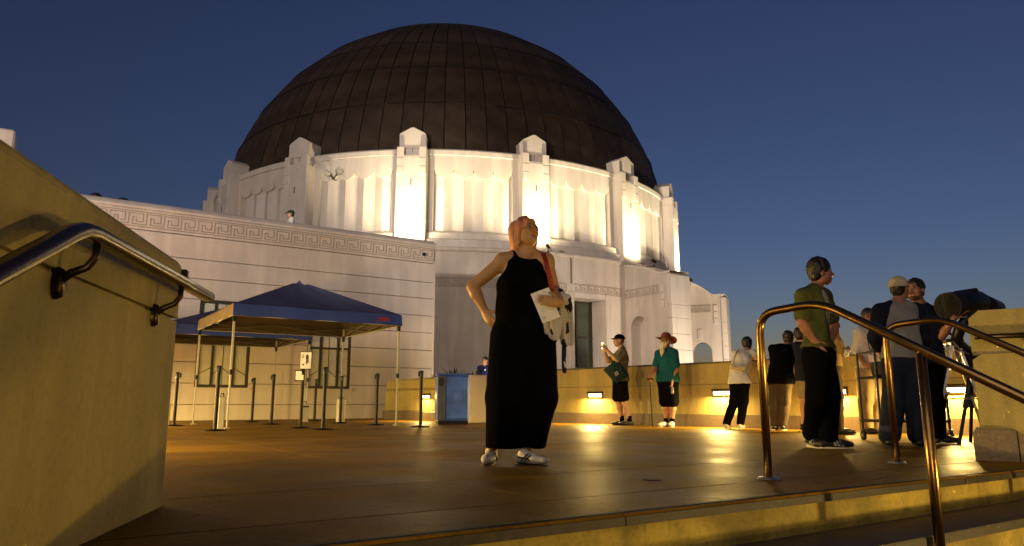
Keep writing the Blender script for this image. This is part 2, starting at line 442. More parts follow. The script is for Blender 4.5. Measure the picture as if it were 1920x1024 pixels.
# ------------------------------------------------------------------ free-standing tube rails on the stairs
def bend(pts, r=.09, n=6):
    """round the corners of a polyline"""
    pts = [Vector(p) for p in pts]; out = [pts[0]]
    for i in range(1, len(pts) - 1):
        a = (pts[i - 1] - pts[i]); b = (pts[i + 1] - pts[i]); ra = min(r, a.length * .45, b.length * .45)
        p0 = pts[i] + a.normalized() * ra; p2 = pts[i] + b.normalized() * ra
        for k in range(n + 1):
            t = k / n; out.append(p0 * (1 - t) ** 2 + pts[i] * 2 * t * (1 - t) + p2 * t * t)
    out.append(pts[-1]); return out
DN = Vector((UY, -UX, 0))                       # down the stairs
SL = RISE / RUN
def stair_rail(label, base, flat, zt, length, posts):
    b = Vector((*base, 0)); t = thing('stair_handrail', label, 'handrail', tuple(b), group='tubular bronze rails standing on the stairs')
    p0 = b + Vector((0, 0, zt - .06)); k = b + DN * flat
    path = bend([b, b + Vector((0, 0, zt - .02)), k + Vector((0, 0, zt)), k + DN * length + Vector((0, 0, zt - SL * length))], .12, 7)
    MB().tube(path, .0225, 14).build('rail', 'bronze', t, smooth=True)
    MB().lathe([(.0, .012), (.055, .010), (.06, 0)], tuple(b), 18).build('base_flange', 'alu', t, smooth=True)
    for q in posts:
        pz = zt - SL * (q); pb = k + DN * q
        zb = -RISE * max(0, math.ceil((q + flat - (b - Vector((*uv(0, 0), 0))).dot(Vector((-UY, UX, 0)))) / RUN))
        MB().tube([pb + Vector((0, 0, zb)), pb + Vector((0, 0, pz - .015))], .0225, 14).build('post', 'bronze', t, smooth=True)
    return t
stair_rail('nearer bronze stair handrail, its tall bend in front of the green shirt', (1.43, 4.18), .40, .945, 2.6, (.50,))
stair_rail('farther bronze stair handrail, its bend in front of the raglan shirt', (2.71, 5.26), .40, .985, 2.4, (.56,))

# ------------------------------------------------------------------ parapets round the terrace
def wall_light(p, d, n, name_label, power=30.):
    """recessed louvred wall light; p on the wall face, d along the wall, n out of it"""
    p = Vector(p); d = Vector(d).normalized(); n = Vector(n).normalized()
    t = thing('wall_light', name_label, 'wall light', (p.x, p.y, p.z), group='lit lamps set in the parapet')
    up = Vector((0, 0, 1))
    m = MB()
    m.box(p + n * .012 + up * .052, (.40, .028, .024), d); m.box(p + n * .012 - up * .052, (.40, .028, .018), d)
    m.box(p + n * .012 - d * .19, (.022, .028, .082), d); m.box(p + n * .012 + d * .19, (.022, .028, .082), d)
    m.build('housing', 'bronze_dark', t)
    MB().box(p + n * .004 - up * .014, (.356, .014, .056), d).build('lens', 'lamp', t)
    MB().box(p + n * .004 + up * .028, (.356, .016, .026), d).build('hood_panel', 'bronze_dark', t)
    for q_ in (-.09, .09): MB().box(p + n * .014 + d * q_ - up * .014, (.006, .008, .056), d).build('louvre', 'bronze_dark', t)
    MB().extrude([p + n * .027 - d * .2 + up * .062, p + n * .027 - d * .2 + up * .040, p + n * .06 - d * .2 + up * .034, p + n * .06 - d * .2 + up * .042], d * .4).build('hood', 'bronze_dark', t)
    lamp('wall_lamp', 'AREA', p + n * .09 + up * .0, power, WARM, t, p + n * .55 - up * .62, .36, .09)
    return t

def parapet(name, label, pts, h, th, base_h, cap=True, rnd=False):
    """wall along points (terrace side first), thickness to the left-hand side of travel reversed"""
    P = [Vector((*p, 0)) for p in pts]; t = thing(name, label, 'wall', tuple(P[0]))
    N = len(P); nor = []
    for i in range(N):
        d = (P[min(i + 1, N - 1)] - P[max(i - 1, 0)]).normalized(); nor.append(Vector((d.y, -d.x, 0)))
    def strip(nm, mat, z0, z1, out, back):
        m = MB(); K = 4
        for i in range(N):
            for o, z in ((out, z0), (out, z1), (-back, z1), (-back, z0)): m.v.append(tuple(P[i] + nor[i] * o + Vector((0, 0, z))))
        for i in range(N - 1):
            for k in range(4): m.f.append((i * 4 + k, (i + 1) * 4 + k, (i + 1) * 4 + (k + 1) % 4, i * 4 + (k + 1) % 4))
        m.f.append((0, 1, 2, 3)); m.f.append((4 * N - 1, 4 * N - 2, 4 * N - 3, 4 * N - 4))
        m.build(nm, mat, t)
    strip('granite_base', 'granite', -.02, base_h, .05, th - .03)
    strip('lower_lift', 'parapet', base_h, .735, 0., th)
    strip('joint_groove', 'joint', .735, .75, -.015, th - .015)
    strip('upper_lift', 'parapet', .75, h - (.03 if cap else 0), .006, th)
    if cap: strip('coping', 'parapet_cap', h - .03, h, .02, th + .02)
    return t
RP = [(-.35, 17.4), (.25, 16.65), (1.03, 15.80), (2.30, 14.42), (3.56, 13.02), (4.45, 11.88), (5.29, 10.67), (6.05, 9.2), (6.6, 7.6), (6.75, 6.2)]
def smooth_line(pts, k=4):
    out = []
    P = [Vector((*p, 0)) for p in pts]
    for i in range(len(P) - 1):
        p0, p1, p2, p3 = P[max(i - 1, 0)], P[i], P[i + 1], P[min(i + 2, len(P) - 1)]
        for j in range(k):
            t = j / k
            q = .5 * ((2 * p1) + (p2 - p0) * t + (2 * p0 - 5 * p1 + 4 * p2 - p3) * t * t + (3 * p1 - p0 - 3 * p2 + p3) * t ** 3)
            out.append((q.x, q.y))
    out.append((P[-1].x, P[-1].y)); return out
RPs = smooth_line(RP)
parapet('parapet_wall', 'long curved tan parapet that people lean on, with lit wall lights', RPs, 1.14, .4, .22)
# electrical plate
def rp_at(px_ray):
    """point of the right parapet's face seen along the direction x/y"""
    for (a, b) in zip(RPs[:-1], RPs[1:]):
        fa = a[0] - px_ray * a[1]; fb = b[0] - px_ray * b[1]
        if fa <= 0 <= fb:
            t = -fa / (fb - fa); p = Vector((a[0] + (b[0] - a[0]) * t, a[1] + (b[1] - a[1]) * t, 0))
            d = Vector((b[0] - a[0], b[1] - a[1], 0)).normalized(); return p, d, Vector((d.y, -d.x, 0))
for ray_, z_, lab in ((.1136, .585, 'lit wall light low on the parapet left of the man in the black cap'), (.2862, .60, 'lit wall light low on the parapet right of the bearded man'),
                      (.44, .60, 'lit wall light on the parapet behind the man in the green shirt'), (.605, .60, 'lit wall light on the parapet behind the stepladder')):
    p, d, n = rp_at(ray_)
    wall_light(p + Vector((0, 0, z_)), d, n, lab, 14.)
p, d, n = rp_at(.406)
tag(MB().cbox(p + n * .012 + Vector((0, 0, .47)), (.10, .03, .14), .008, d).build('outlet_box', 'black_metal'), 'small black outlet box on the parapet left of the green shirt man', 'outlet box')

# low wall on the left with the planter behind it
LE = Vector((-.91, 15.82, 0)); LV = Vector((-UY, UX, 0)); LU = Vector((UX, UY, 0))
low = thing('low_wall', 'low tan wall behind the blue bin, ending in a pale pier', 'wall', tuple(LE))
def lbox(nm, mat, a, b, o0, o1, z0, z1, ch=.012):
    """along LV from a to b, across LU from o0 to o1"""
    c = LE + LV * ((a + b) / 2) + LU * ((o0 + o1) / 2) + Vector((0, 0, (z0 + z1) / 2))
    return MB().cbox(c, (b - a, o1 - o0, z1 - z0), ch, LV).build(nm, mat, low)
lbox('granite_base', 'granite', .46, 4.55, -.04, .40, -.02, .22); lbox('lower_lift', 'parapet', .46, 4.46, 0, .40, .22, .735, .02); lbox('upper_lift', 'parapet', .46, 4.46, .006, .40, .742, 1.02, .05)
lbox('end_pier', 'plaster', .0, .455, -.01, .44, -.02, 1.025, .03); 
wall_light(LE + LV * 2.03 + Vector((0, 0, .58)), LV, -LU, 'lit wall light beside the blue bin on the low wall', 8.)
# planting behind the low wall
ORD = ('first', 'second', 'third', 'fourth', 'fifth', 'sixth', 'seventh', 'eighth', 'ninth', 'tenth', 'eleventh')
lbox('planter_bed', 'earth', .5, 4.4, .402, 1.1, -.02, .80)
for k in range(11):
    s_ = .55 + k * .30 + random.uniform(-.06, .06)
    base = LE + LV * s_ + LU * .72 + Vector((0, 0, .79))
    t = thing('agave_plant', 'spiky dark plant behind the low wall, ' + ORD[k] + ' counted from the pale end pier', 'plant', tuple(base), group='plants behind the low wall')
    nl = 9; tall = .33 + random.uniform(-.10, .12) + (.30 if k == 5 else 0)
    m0 = None
    for q in range(nl):
        a = q * 2.4 + random.uniform(-.3, .3); ln = tall * random.uniform(.8, 1.15); lean = random.uniform(.15, .75)
        rows = []
        for j in range(6):
            f_ = j / 5; w = .045 * (1 - f_) ** .7 * (0.6 + f_); out = Vector((math.cos(a), math.sin(a), 0)) * (ln * lean * f_ ** 1.3)
            c = base + out + Vector((0, 0, ln * f_ * (1 - .25 * lean * f_))); sd_ = Vector((-math.sin(a), math.cos(a), 0))
            rows.append([c - sd_ * w, c + Vector((0, 0, -.25 * w)), c + sd_ * w])
        MB().grid(rows).build('leaf', 'leaf', t)
    if k: pass

# terrace wall on the hidden left side of the terrace, with assumed lit lamps like the others
parapet('parapet_wall', 'tan parapet running off behind the left stair wall', [(-2.2, 3.2), (-4.2, 4.6), (-6.3, 7.2), (-8.0, 10.4), (-9.0, 13.6), (-9.3, 16.0)], 1.04, .4, .22, cap=False)
for (a, b), lw_lab in zip((((-4.2, 4.6), (-6.3, 7.2)), ((-6.3, 7.2), (-8.0, 10.4)), ((-8.0, 10.4), (-9.0, 13.6)), ((-9.0, 13.6), (-9.3, 16.0))), ('nearest the left stair wall', 'abreast of the queue posts', 'abreast of the canopies', 'nearest the building')):
    d = Vector((b[0] - a[0], b[1] - a[1], 0)).normalized(); n = Vector((d.y, -d.x, 0))
    p = Vector(((a[0] + b[0]) / 2, (a[1] + b[1]) / 2, .58))
    wall_light(p, d, n, 'assumed lit wall light on the far left parapet, the one ' + lw_lab, 34. if 'building' in lw_lab else 60.)

# landing below the stairs, added with two assumed bollard lamps, outside the picture
structure(MB().prism([uv(-7, -9), uv(8, -9), uv(8, -2.85), uv(-7, -2.85)], -1.9, -1.625).build('landing', 'tread'))
for (bu, bv, en, lab) in ((3.9, -2.95, 33., 'assumed bronze bollard lamp on the landing, right of the stairs'), (-3.0, -4.6, 34., 'assumed bronze bollard lamp on the landing, behind the camera')):
    bx, by = uv(bu, bv); zb = -1.62
    bl = thing('assumed_bollard_lamp', lab, 'lamp', (bx, by, zb), group='assumed bollard lamps on the landing')
    MB().lathe([(.0, 0), (.10, 0), (.10, .03), (.055, .05), (.055, .95), (.0, .95)], (bx, by, zb), 16).build('post', 'bronze_dark', bl)
    MB().lathe([(.05, .95), (.07, .96), (.07, 1.16), (.05, 1.17)], (bx, by, zb), 16).build('lens', 'lamp', bl)
    MB().lathe([(.0, 1.23), (.09, 1.20), (.09, 1.17), (.0, 1.17)], (bx, by, zb), 16).build('cap', 'bronze_dark', bl)
    lamp('assumed_bollard_light', 'POINT', (bx + (-.16 if bu > 0 else .1), by + .13, zb + 1.07), en, WARM, bl, None, .08)

# assumed floodlight mast added out of view beyond the left parapet to light the building
MX_, MY_, MZ_ = -9.0, 2.0, 5.0
fm = thing('assumed_floodlight_mast', 'assumed tall floodlight mast, unseen beyond the left parapet, aimed at the observatory', 'floodlight', (MX_, MY_, -4))
MB().tube([(MX_, MY_, -7), (MX_, MY_, MZ_ + .2)], [.11, .06], 12).build('mast', 'bronze_dark', fm)
MB().cbox((MX_, MY_, MZ_ - .1), (1.5, .06, .06), .01).build('crossarm', 'bronze_dark', fm)
def assumed_flood_head(dx, az, el, half, energy, blend, col=(1., .83, .72)):
    d = Vector((math.sin(R_(az)) * math.cos(R_(el)), math.cos(R_(az)) * math.cos(R_(el)), math.sin(R_(el)))); p = Vector((MX_ + dx, MY_ + .12, MZ_))
    MB().tube([p - d * .25, p - d * .05], [.10, .16], 14).tube([p - d * .05, p], [.16, .16], 14, cap=False).build('lamp_head', 'bronze_dark', fm)
    lamp('assumed_flood_spot', 'SPOT', p + d * .02, energy, col, fm, p + d * 10, .15, None, half * 2, blend)
assumed_flood_head(-.6, 10, 39, 50, 830., .12)
assumed_flood_head(0., 27, 2, 15, 900., .6)
assumed_flood_head(.6, 8, 9, 9, 1000., .6)
# ================================================================== THE BUILDING
obs = thing('observatory', 'white domed observatory with fluted drum, copper dome and low wing', 'building', (AX[0], AX[1], 0))
WO = Vector((-2.33, 21.68, 0)); WU = Vector((UX, UY, 0)); WN = Vector((UY, -UX, 0))   # right end of the wing, along it, out of it
def wp(s_, z, o=0.): return WO + WU * s_ + WN * o + Vector((0, 0, z))
WL = -13.5
wing = MB().extrude([wp(WL, -.05, -.10), wp(0, -.05, -.10), wp(0, 5.08, -.10), wp(WL, 5.08, -.10)], WN * -.35).build('wing_wall', 'joint', obs)
# right return of the wing
MB().extrude([wp(-.06, -.05, 0), wp(0, -.05, 0), wp(0, 5.08, 0), wp(-.06, 5.08, 0)], WN * -7.5).build('wing_return', 'plaster', obs)
# courses of painted concrete with open joints, broken round the windows
wins = [(-6.58, -5.30, .80, 2.98), (-3.80, -2.58, .80, 2.98), (-9.40, -8.12, .80, 2.98)]
zs = [-.04, .38, .90, 1.42, 1.95, 2.47, 2.98, 3.50, 3.99, 4.58]
for i in range(len(zs) - 1):
    z0, z1 = zs[i] + .007, zs[i + 1] - .007
    cuts = sorted([(a, b, wz0, wz1) for a, b, wz0, wz1 in wins if z1 > wz0 + .02 and z0 < wz1 - .02])
    x = WL
    for a, b, wz0, wz1 in cuts:
        MB().cbox(wp((x + a) / 2, (z0 + z1) / 2, -.06), (a - x, .12, z1 - z0), .008, WU).build('wall_course', 'plaster', obs)
        if z0 < wz0 - .02: MB().cbox(wp((a + b) / 2, (z0 + wz0) / 2, -.06), (b - a, .12, wz0 - z0), .006, WU).build('wall_course', 'plaster', obs)
        x = b
    MB().cbox(wp((x - .06) / 2, (z0 + z1) / 2, -.06), (-.06 - x, .12, z1 - z0), .008, WU).build('wall_course', 'plaster', obs)
# frieze course, cornice and the cove that rises to the roof walk
MB().cbox(wp(WL / 2 - .03, 4.84, -.055), (-WL - .06, .13, .505), .006, WU).build('frieze_course', 'plaster', obs)
rows = []
for o, z in ((.012, 5.095), (.03, 5.10), (.03, 5.16), (0., 5.19), (-.06, 5.24), (-.16, 5.30), (-.30, 5.345), (-.48, 5.37), (-.5, 5.37), (-.5, 4.3)):
    rows.append([wp(WL + (-WL) * k / 6, z, o) for k in range(7)])
MB().grid(rows).build('cornice', 'plaster', obs)
MB().extrude([wp(WL, 4.2, -.45), wp(-.1, 4.2, -.45), wp(-.1, 4.3, -.45), wp(WL, 4.3, -.45)], WN * -7).build('roof_walk', 'plaster', obs)
MB().extrude([wp(0, 4.3, -.45), wp(0, 5.36, -.45), wp(-.1, 5.36, -.45), wp(-.1, 4.3, -.45)], WN * -4).build('parapet_return', 'plaster', obs)
# raised block that shows above the left stair wall
MB().cbox(wp(-12.3, 5.66, -2.75), (2.9, 2.5, 2.75), .05, WU).build('roof_block', 'plaster', obs)

# Greek key band: incised lines drawn as thin raised strips, groove shade put into their colour; one unit is one part
def key_lines(L, H, n):
    """polyline pieces of n key units over length L and height H, centred lines"""
    u = L / n; out = []
    for k in range(n):
        x = k * u
        # squared hook
        P = [(.0, 1.), (.80, 1.), (.80, .22), (.34, .22), (.34, .58), (.56, .58)]
        Q = [(1.0, 1.0), (1.0, .0), (.14, .0), (.14, .80), (.60, .80), (.60, .42)] 
        out.append(([(x + a * u, b * H) for a, b in [(0.06, .86), (.78, .86), (.78, .30), (.40, .30), (.40, .58)]],
                    [(x + a * u, b * H) for a, b in [(.98, .86), (.98, .10), (.20, .10), (.20, .58), (.30, .58)]]))
    return out
def fret_band(mapper, L, z0, z1, n, par, lw_=.016):
    """mapper(s, z) -> point, outward normal"""
    H = z1 - z0
    def strip(pts):
        m = MB()
        for (a, b) in zip(pts[:-1], pts[1:]):
            ns = max(1, int(abs(b[0] - a[0]) / .5)) 
            for q in range(ns):
                s0, y0 = a[0] + (b[0] - a[0]) * q / ns, a[1] + (b[1] - a[1]) * q / ns
                s1, y1 = a[0] + (b[0] - a[0]) * (q + 1) / ns, a[1] + (b[1] - a[1]) * (q + 1) / ns
                w = lw_ / 2; vs = []
                for e in (.012, -.01):
                    if abs(s1 - s0) > abs(y1 - y0):
                        lo, hi = min(s0, s1) - (w if q in (0, ns - 1) else 0), max(s0, s1) + (w if q in (0, ns - 1) else 0)
                        cs = [(lo, y0 - w), (hi, y0 - w), (hi, y0 + w), (lo, y0 + w)]
                    else:
                        lo, hi = min(y0, y1) - w, max(y0, y1) + w; e2 = .0015
                        cs = [(s0 - w, lo + w * 2 + e2 if False else lo), (s0 + w, lo), (s0 + w, hi), (s0 - w, hi)]; e = e + (.0012 if e > 0 else 0)
                    for (cx, cy) in cs:
                        p, nn = mapper(cx, z0 + cy); vs.append(p + nn * e)
                m.add(vs, [(0, 1, 2, 3), (7, 6, 5, 4), (0, 4, 5, 1), (1, 5, 6, 2), (2, 6, 7, 3), (3, 7, 4, 0)])
        return m
    first = True
    for unit in key_lines(L, H, n):
        m = MB()
        for pts in unit:
            k = strip(pts); m.add(k.v, k.f)
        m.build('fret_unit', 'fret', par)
    m = strip([(0, H), (L, H)]); k = strip([(0, -.02), (L, -.02)]); m.add(k.v, k.f)
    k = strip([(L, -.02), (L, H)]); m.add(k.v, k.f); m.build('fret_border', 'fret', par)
def wing_map(s_, z): return wp(WL + s_, z, .01), WN
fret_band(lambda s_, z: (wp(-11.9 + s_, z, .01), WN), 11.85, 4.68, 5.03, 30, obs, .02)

# windows: dark bronze frames, three lights of pale glass with chevron bars
def window(a, b, z0, z1):
    w = b - a; f = MB()
    for s_ in (a + .035, b - .035): f.box(wp(s_, (z0 + z1) / 2, -.05), (.07, .09, z1 - z0), WU)
    for z in (z0 + .035, z1 - .035): f.box(wp((a + b) / 2, z, -.051), (w - .14, .088, .07), WU)
    c1, c2 = a + w * .30, a + w * .70
    for s_ in (c1, c2): f.box(wp(s_, (z0 + z1) / 2, -.053), (.05, .07, z1 - z0 - .14), WU)
    zm = z0 + (z1 - z0) * .50
    for (x0, x1) in ((a + .07, c1 - .025), (c1 + .025, c2 - .025), (c2 + .025, b - .07)): f.box(wp((x0 + x1) / 2, zm, -.055), (x1 - x0, .07, .05), WU)
    o = f.build('window', 'window_frame', obs)
    MB().box(wp((a + b) / 2, z0 - .03, .0), (w + .12, .10, .05), WU).build('sill', 'plaster', o)
    for (x0, x1, kind) in ((a + .07, c1 - .025, -1), (c1 + .025, c2 - .025, 0), (c2 + .025, b - .07, 1)):
        for (y0, y1) in ((z0 + .07, zm - .025), (zm + .025, z1 - .07)):
            MB().box(wp((x0 + x1) / 2, (y0 + y1) / 2, -.07), (x1 - x0 - .002, .008, y1 - y0 - .002), WU).build('pane', 'pane', o)
            bars = MB(); xm = (x0 + x1) / 2; hy = y1 - y0
            if kind == 0:
                bars.box(wp(xm, (y0 + y1) / 2, -.063), (.014, .016, hy), WU)
                segs = [((x0, y0 + hy * .25), (xm, y0 + hy * .42)), ((xm, y0 + hy * .42), (x1, y0 + hy * .25))]
            else:
                segs = [((x0, y0 + hy * (.25 if kind < 0 else .42)), (x1, y0 + hy * (.42 if kind < 0 else .25)))]
            for (p, q) in segs: bars.tube([wp(*p, -.062), wp(*q, -.062)], .009, 5)
            bars.build('glazing_bar', 'window_frame', o)
for q in wins[:2]: window(*q)
window(*wins[2])
# small dark box high on the wall under the canopies
MB().cbox(wp(-4.62, 1.96, .04), (.20, .08, .13), .01, WU).build('wall_box', 'black_metal', obs)
MB().tube([wp(-.42, 4.83, .02), wp(-.42, 4.83, .07)], .045, 10).build('roof_drain', 'black_metal', obs)

# ------------------------------------------------------------------ lower rotunda
def cp(R, a, z): return Vector((AX[0] + R * math.sin(R_(a)), AX[1] - R * math.cos(R_(a)), z))
def cnorm(a): return Vector((math.sin(R_(a)), -math.cos(R_(a)), 0))
R0 = 13.9
WA0, WA1, WZ0, WZ1 = 27.5, 34.3, 1.84, 4.78     # window recess
def arc(a0, a1, n): return [a0 + (a1 - a0) * k / n for k in range(n + 1)]
m = MB()
for a0, a1, z0, z1, n in ((-100, WA0, -.05, 6.5, 64), (WA1, 120, -.05, 6.5, 44), (WA0, WA1, WZ1, 6.5, 6), (WA0, WA1, -.05, WZ0, 6)):
    m.grid([[cp(R0, a, z) for a in arc(a0, a1, n)] for z in (z0, z1)])
RD = .95
m.grid([[cp(R0, WA0, z), cp(R0 - RD, WA0, z)] for z in (WZ0, WZ1)]); m.grid([[cp(R0 - RD, WA1, z), cp(R0, WA1, z)] for z in (WZ0, WZ1)])
m.grid([[cp(r, a, WZ1) for a in arc(WA0, WA1, 6)] for r in (R0, R0 - RD)]); m.grid([[cp(r, a, WZ0) for a in arc(WA0, WA1, 6)] for r in (R0 - RD, R0)])
m.build('lower_rotunda', 'plaster', obs)
# inner reveal frame and the tall dark window
f = MB()
for a in (WA0 + .25, WA1 - .25, WA0 + 3.0): f.box(cp(R0 - RD + .05, a, (WZ0 + WZ1) / 2), (.09, .08, WZ1 - WZ0), cnorm(a + 90))
for z in (WZ0 + .05, WZ0 + 1.35, WZ1 - .05): f.box(cp(R0 - RD + .048, (WA0 + WA1) / 2, z), (1.55, .07, .07), cnorm((WA0 + WA1) / 2 + 90))
o = f.build('window', 'window_frame', obs)
for (z0, z1) in ((WZ0 + .09, WZ0 + 1.31), (WZ0 + 1.39, WZ1 - .09)):
    for (a0, a1) in ((WA0 + .4, WA0 + 2.85), (WA0 + 3.15, WA1 - .4)):
        MB().grid([[cp(R0 - RD + .03, a, z) for a in (a0, a1)] for z in (z0, z1)]).build('pane', 'dark_glass', o)
# raised surround of the recess
for (a, w) in ((WA0 - .5, .22), (WA1 + .5, .22)): MB().box(cp(R0 + .015, a, (WZ0 + 5.0) / 2), (w, .06, 5.0 - WZ0), cnorm(a + 90)).build('window_surround', 'plaster', obs)
MB().box(cp(R0 + .02, 27.0, 5.9), (.035, .05, 1.1), cnorm(117)).build('downpipe', 'joint', obs)
def rot_map(a_start):
    def f_(s_, z):
        a = a_start + math.degrees(s_ / R0); return cp(R0 + .004, a, z), cnorm(a)
    return f_
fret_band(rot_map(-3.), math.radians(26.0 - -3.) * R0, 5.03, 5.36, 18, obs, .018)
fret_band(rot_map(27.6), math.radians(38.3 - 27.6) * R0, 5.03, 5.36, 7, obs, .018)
# ledge ring
MB().lathe([(R0 - .3, 6.44), (R0 + .10, 6.44), (R0 + .14, 6.50), (R0 + .14, 6.56), (R0 + .06, 6.62), (13.30, 6.70), (12.9, 6.72)], (*AX, 0), 128, -110, 130).build('ledge_ring', 'plaster', obs, smooth=False)

# radial buttress walls with arches
def buttress(base, d, L, th, zt, zp, arch, name_, through):
    """wall from base outwards along d; left face seen from the terrace. arch = (s centre, half width, spring z, sill z)"""
    base = Vector((*base, 0)); d = Vector((*d, 0)).normalized(); nl = Vector((d.y, -d.x, 0)) * 1.0      # seen face normal (towards -u side)
    def q(s_, z, o=0.): return base + d * s_ - nl * 0 + Vector((0, 0, z)) + Vector((-d.y, d.x, 0)) * o
    # o runs across the wall thickness, from the seen face (0) to the far face (th)
    sc, hw, sp, sl = arch; m = MB(); n = 14
    depth = th if through else th * .55
    # outline of the face with swooping top
    def top(s_):
        f_ = max(0., min(1., s_ / max(.01, L - .55)))
        return zt - (zt - zp) * (f_ ** 1.8) if s_ < L - .55 else zp
    cols = [0.] + [sc + hw * math.cos(math.pi * (1 - k / n)) for k in range(n + 1)]
    cols += [sc + hw + (L - sc - hw) * k / 5 for k in range(1, 6)]
    def az_(s_): return sp + math.sqrt(max(0, hw * hw - (s_ - sc) ** 2))
    for o in ((0.,) if not through else (0., th)):
        for a, b in zip(cols[:-1], cols[1:]):
            ina = sc - hw - 1e-4 <= a and b <= sc + hw + 1e-4
            lo_a = az_(a) if ina else -.05; lo_b = az_(b) if ina else -.05
            m.add([q(a, lo_a, o), q(b, lo_b, o), q(b, top(b), o), q(a, top(a), o)], [(0, 1, 2, 3)])
            if ina and sl > 0: m.add([q(a, -.05, o), q(b, -.05, o), q(b, sl, o), q(a, sl, o)], [(0, 1, 2, 3)])
    if not through: 
        for a, b in zip(cols[:-1], cols[1:]): m.add([q(a, -.05, th), q(b, -.05, th), q(b, top(b), th), q(a, top(a), th)], [(3, 2, 1, 0)])
    for a, b in zip(cols[:-1], cols[1:]): m.add([q(a, top(a), 0), q(b, top(b), 0), q(b, top(b), th), q(a, top(a), th)], [(0, 1, 2, 3)])
    m.add([q(L, -.05, 0), q(L, -.05, th), q(L, zp, th), q(L, zp, 0)], [(0, 1, 2, 3)])
    # soffit and jambs
    path = [(sc - hw, max(sl, -.05))] + [(c, az_(c)) for c in cols[1:n + 2]] + [(sc + hw, max(sl, -.05))]
    m.grid([[q(a, z, o) for a, z in path] for o in (0., depth)])
    m.grid([[q(sc - hw, max(sl, -.05), o), q(sc + hw, max(sl, -.05), o)] for o in (0., depth)])
    if not through:
        m.add([q(a, z, depth) for a, z in path], [tuple(range(len(path)))])
    o = m.build(name_, 'plaster', obs)
    # moulded ledge over the top
    rows = []
    for out, dz in ((-.05, 0.), (-.05, .09), (th + .05, .09), (th + .05, 0.)):
        rows.append([q(s_, top(s_) + dz + .002, out) for s_ in [L * k / 16 for k in range(17)]] + [q(L + .05, zp + dz + .002, out)])
    MB().grid(rows + [rows[0]]).build('coping', 'plaster_drum', o)
    # end pier with stacked blocks and joint lines
    pr = MB()
    for k, z in enumerate([-.05, .6, 1.25, 1.9, 2.55, 3.2, 3.85, 4.4]):
        z1 = [.6, 1.25, 1.9, 2.55, 3.2, 3.85, 4.4, zp - .08][k]
        pr.cbox(q(L - .02, (z + z1) / 2, th / 2), (.26, th + .10, z1 - z - .012), .012, d)
    pr.build('end_pier', 'plaster_drum', o)
    for z in (4.45, 4.78, 5.11): MB().cbox(q(L - .42, z, -.02), (.20, .07, .29), .01, d).build('stacked_block', 'plaster_drum', o)
    # keystone panel over the arch
    MB().cbox(q(sc, sp + hw + .38, -.01), (.24, .05, .5), .02, d).build('keystone', 'plaster', o)
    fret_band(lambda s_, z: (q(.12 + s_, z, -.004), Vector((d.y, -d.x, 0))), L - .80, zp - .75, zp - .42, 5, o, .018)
    return o
BD = (.5505, -.8348)
buttress((4.90, 31.85), BD, 2.90, 1.0, 6.35, 5.72, (.98, .48, 3.62, -.05), 'buttress_wall', False)
a_ = 66.
d2 = (math.sin(R_(a_)), -math.cos(R_(a_)))
b2 = cp(13.75, a_, 0)
buttress((b2.x, b2.y), d2, 2.05, 1.0, 6.5, 5.72, (.82, .55, 2.9, -.05), 'buttress_wall', True)
a_ = -70.
d3 = (math.sin(R_(a_)), -math.cos(R_(a_)))

# ------------------------------------------------------------------ upper drum
PH = -1.5                                        # angle of the pier nearest the camera, spacing 22.5 degrees
MB().lathe([(13.42, 6.70), (13.42, 7.02), (13.30, 7.10), (13.26, 7.34), (13.10, 7.44)], (*AX, 0), 160, -115, 135).build('drum_plinth', 'plaster_drum', obs)
MB().lathe([(12.86, 7.40), (12.86, 10.75), (13.06, 10.75), (13.10, 10.78), (13.10, 10.98), (13.04, 11.05), (12.3, 11.05)], (*AX, 0), 160, -115, 135).build('drum_wall', 'plaster_drum', obs)
PIER_W = 1.26
def drum_pier(k, lit):
    a = PH + 22.5 * k; n = cnorm(a); t = cnorm(a + 90)
    def c(R, x, z): return Vector((AX[0], AX[1], 0)) + n * R + t * x + Vector((0, 0, z))
    # shaft
    sh = MB().cbox(c(13.20, 0, 8.62), (PIER_W, .74, 3.86), .02, t).build('drum_pier', 'plaster_drum', obs)
    MB().cbox(c(13.16, 0, 10.57), (.66, .80, .055), .01, t).build('shaft_cap', 'plaster_drum', sh)
    MB().cbox(c(13.13, 0, 10.22), (.66, .74, .70), .012, t).build('centre_slab', 'plaster_drum', sh)
    MB().cbox(c(12.98, 0, 10.80), (.62, .74, .48), .012, t).build('centre_slab', 'plaster_drum', sh)
    for s_ in (-1, 1):
        for (z, h, o) in ((9.92, .36, .0), (10.30, .36, -.012), (10.73, .46, -.024)):
            MB().cbox(c(13.24 + o, s_ * .465, z), (.30, .72, h), .015, t).build('stacked_block', 'plaster_drum', sh)
    # cap with a low gable
    w = .55; z0, z1, zp = 10.95, 11.62, 11.86; Rf, Rb = 13.40, 12.05
    prof = [(-w, z0), (w, z0), (w, z1 - .05), (w - .05, z1), (.06, zp), (-.06, zp), (-w + .05, z1), (-w, z1 - .05)]
    MB().extrude([c(Rf, x, z) for x, z in prof], n * (Rb - Rf)).build('pier_cap', 'plaster_drum', sh)
    MB().box(c(13.357, 0, 10.94), (.02, .02, .34), t).build('cap_slot', 'joint', sh)
    # small vertical emblem slots half way up the shaft
    MB().box(c(13.575, 0, 9.42), (.06, .02, .26), t).build('shaft_slot', 'joint', sh)
    return sh
for k in range(-4, 6): drum_pier(k, k in (0, 1, 2, 3))
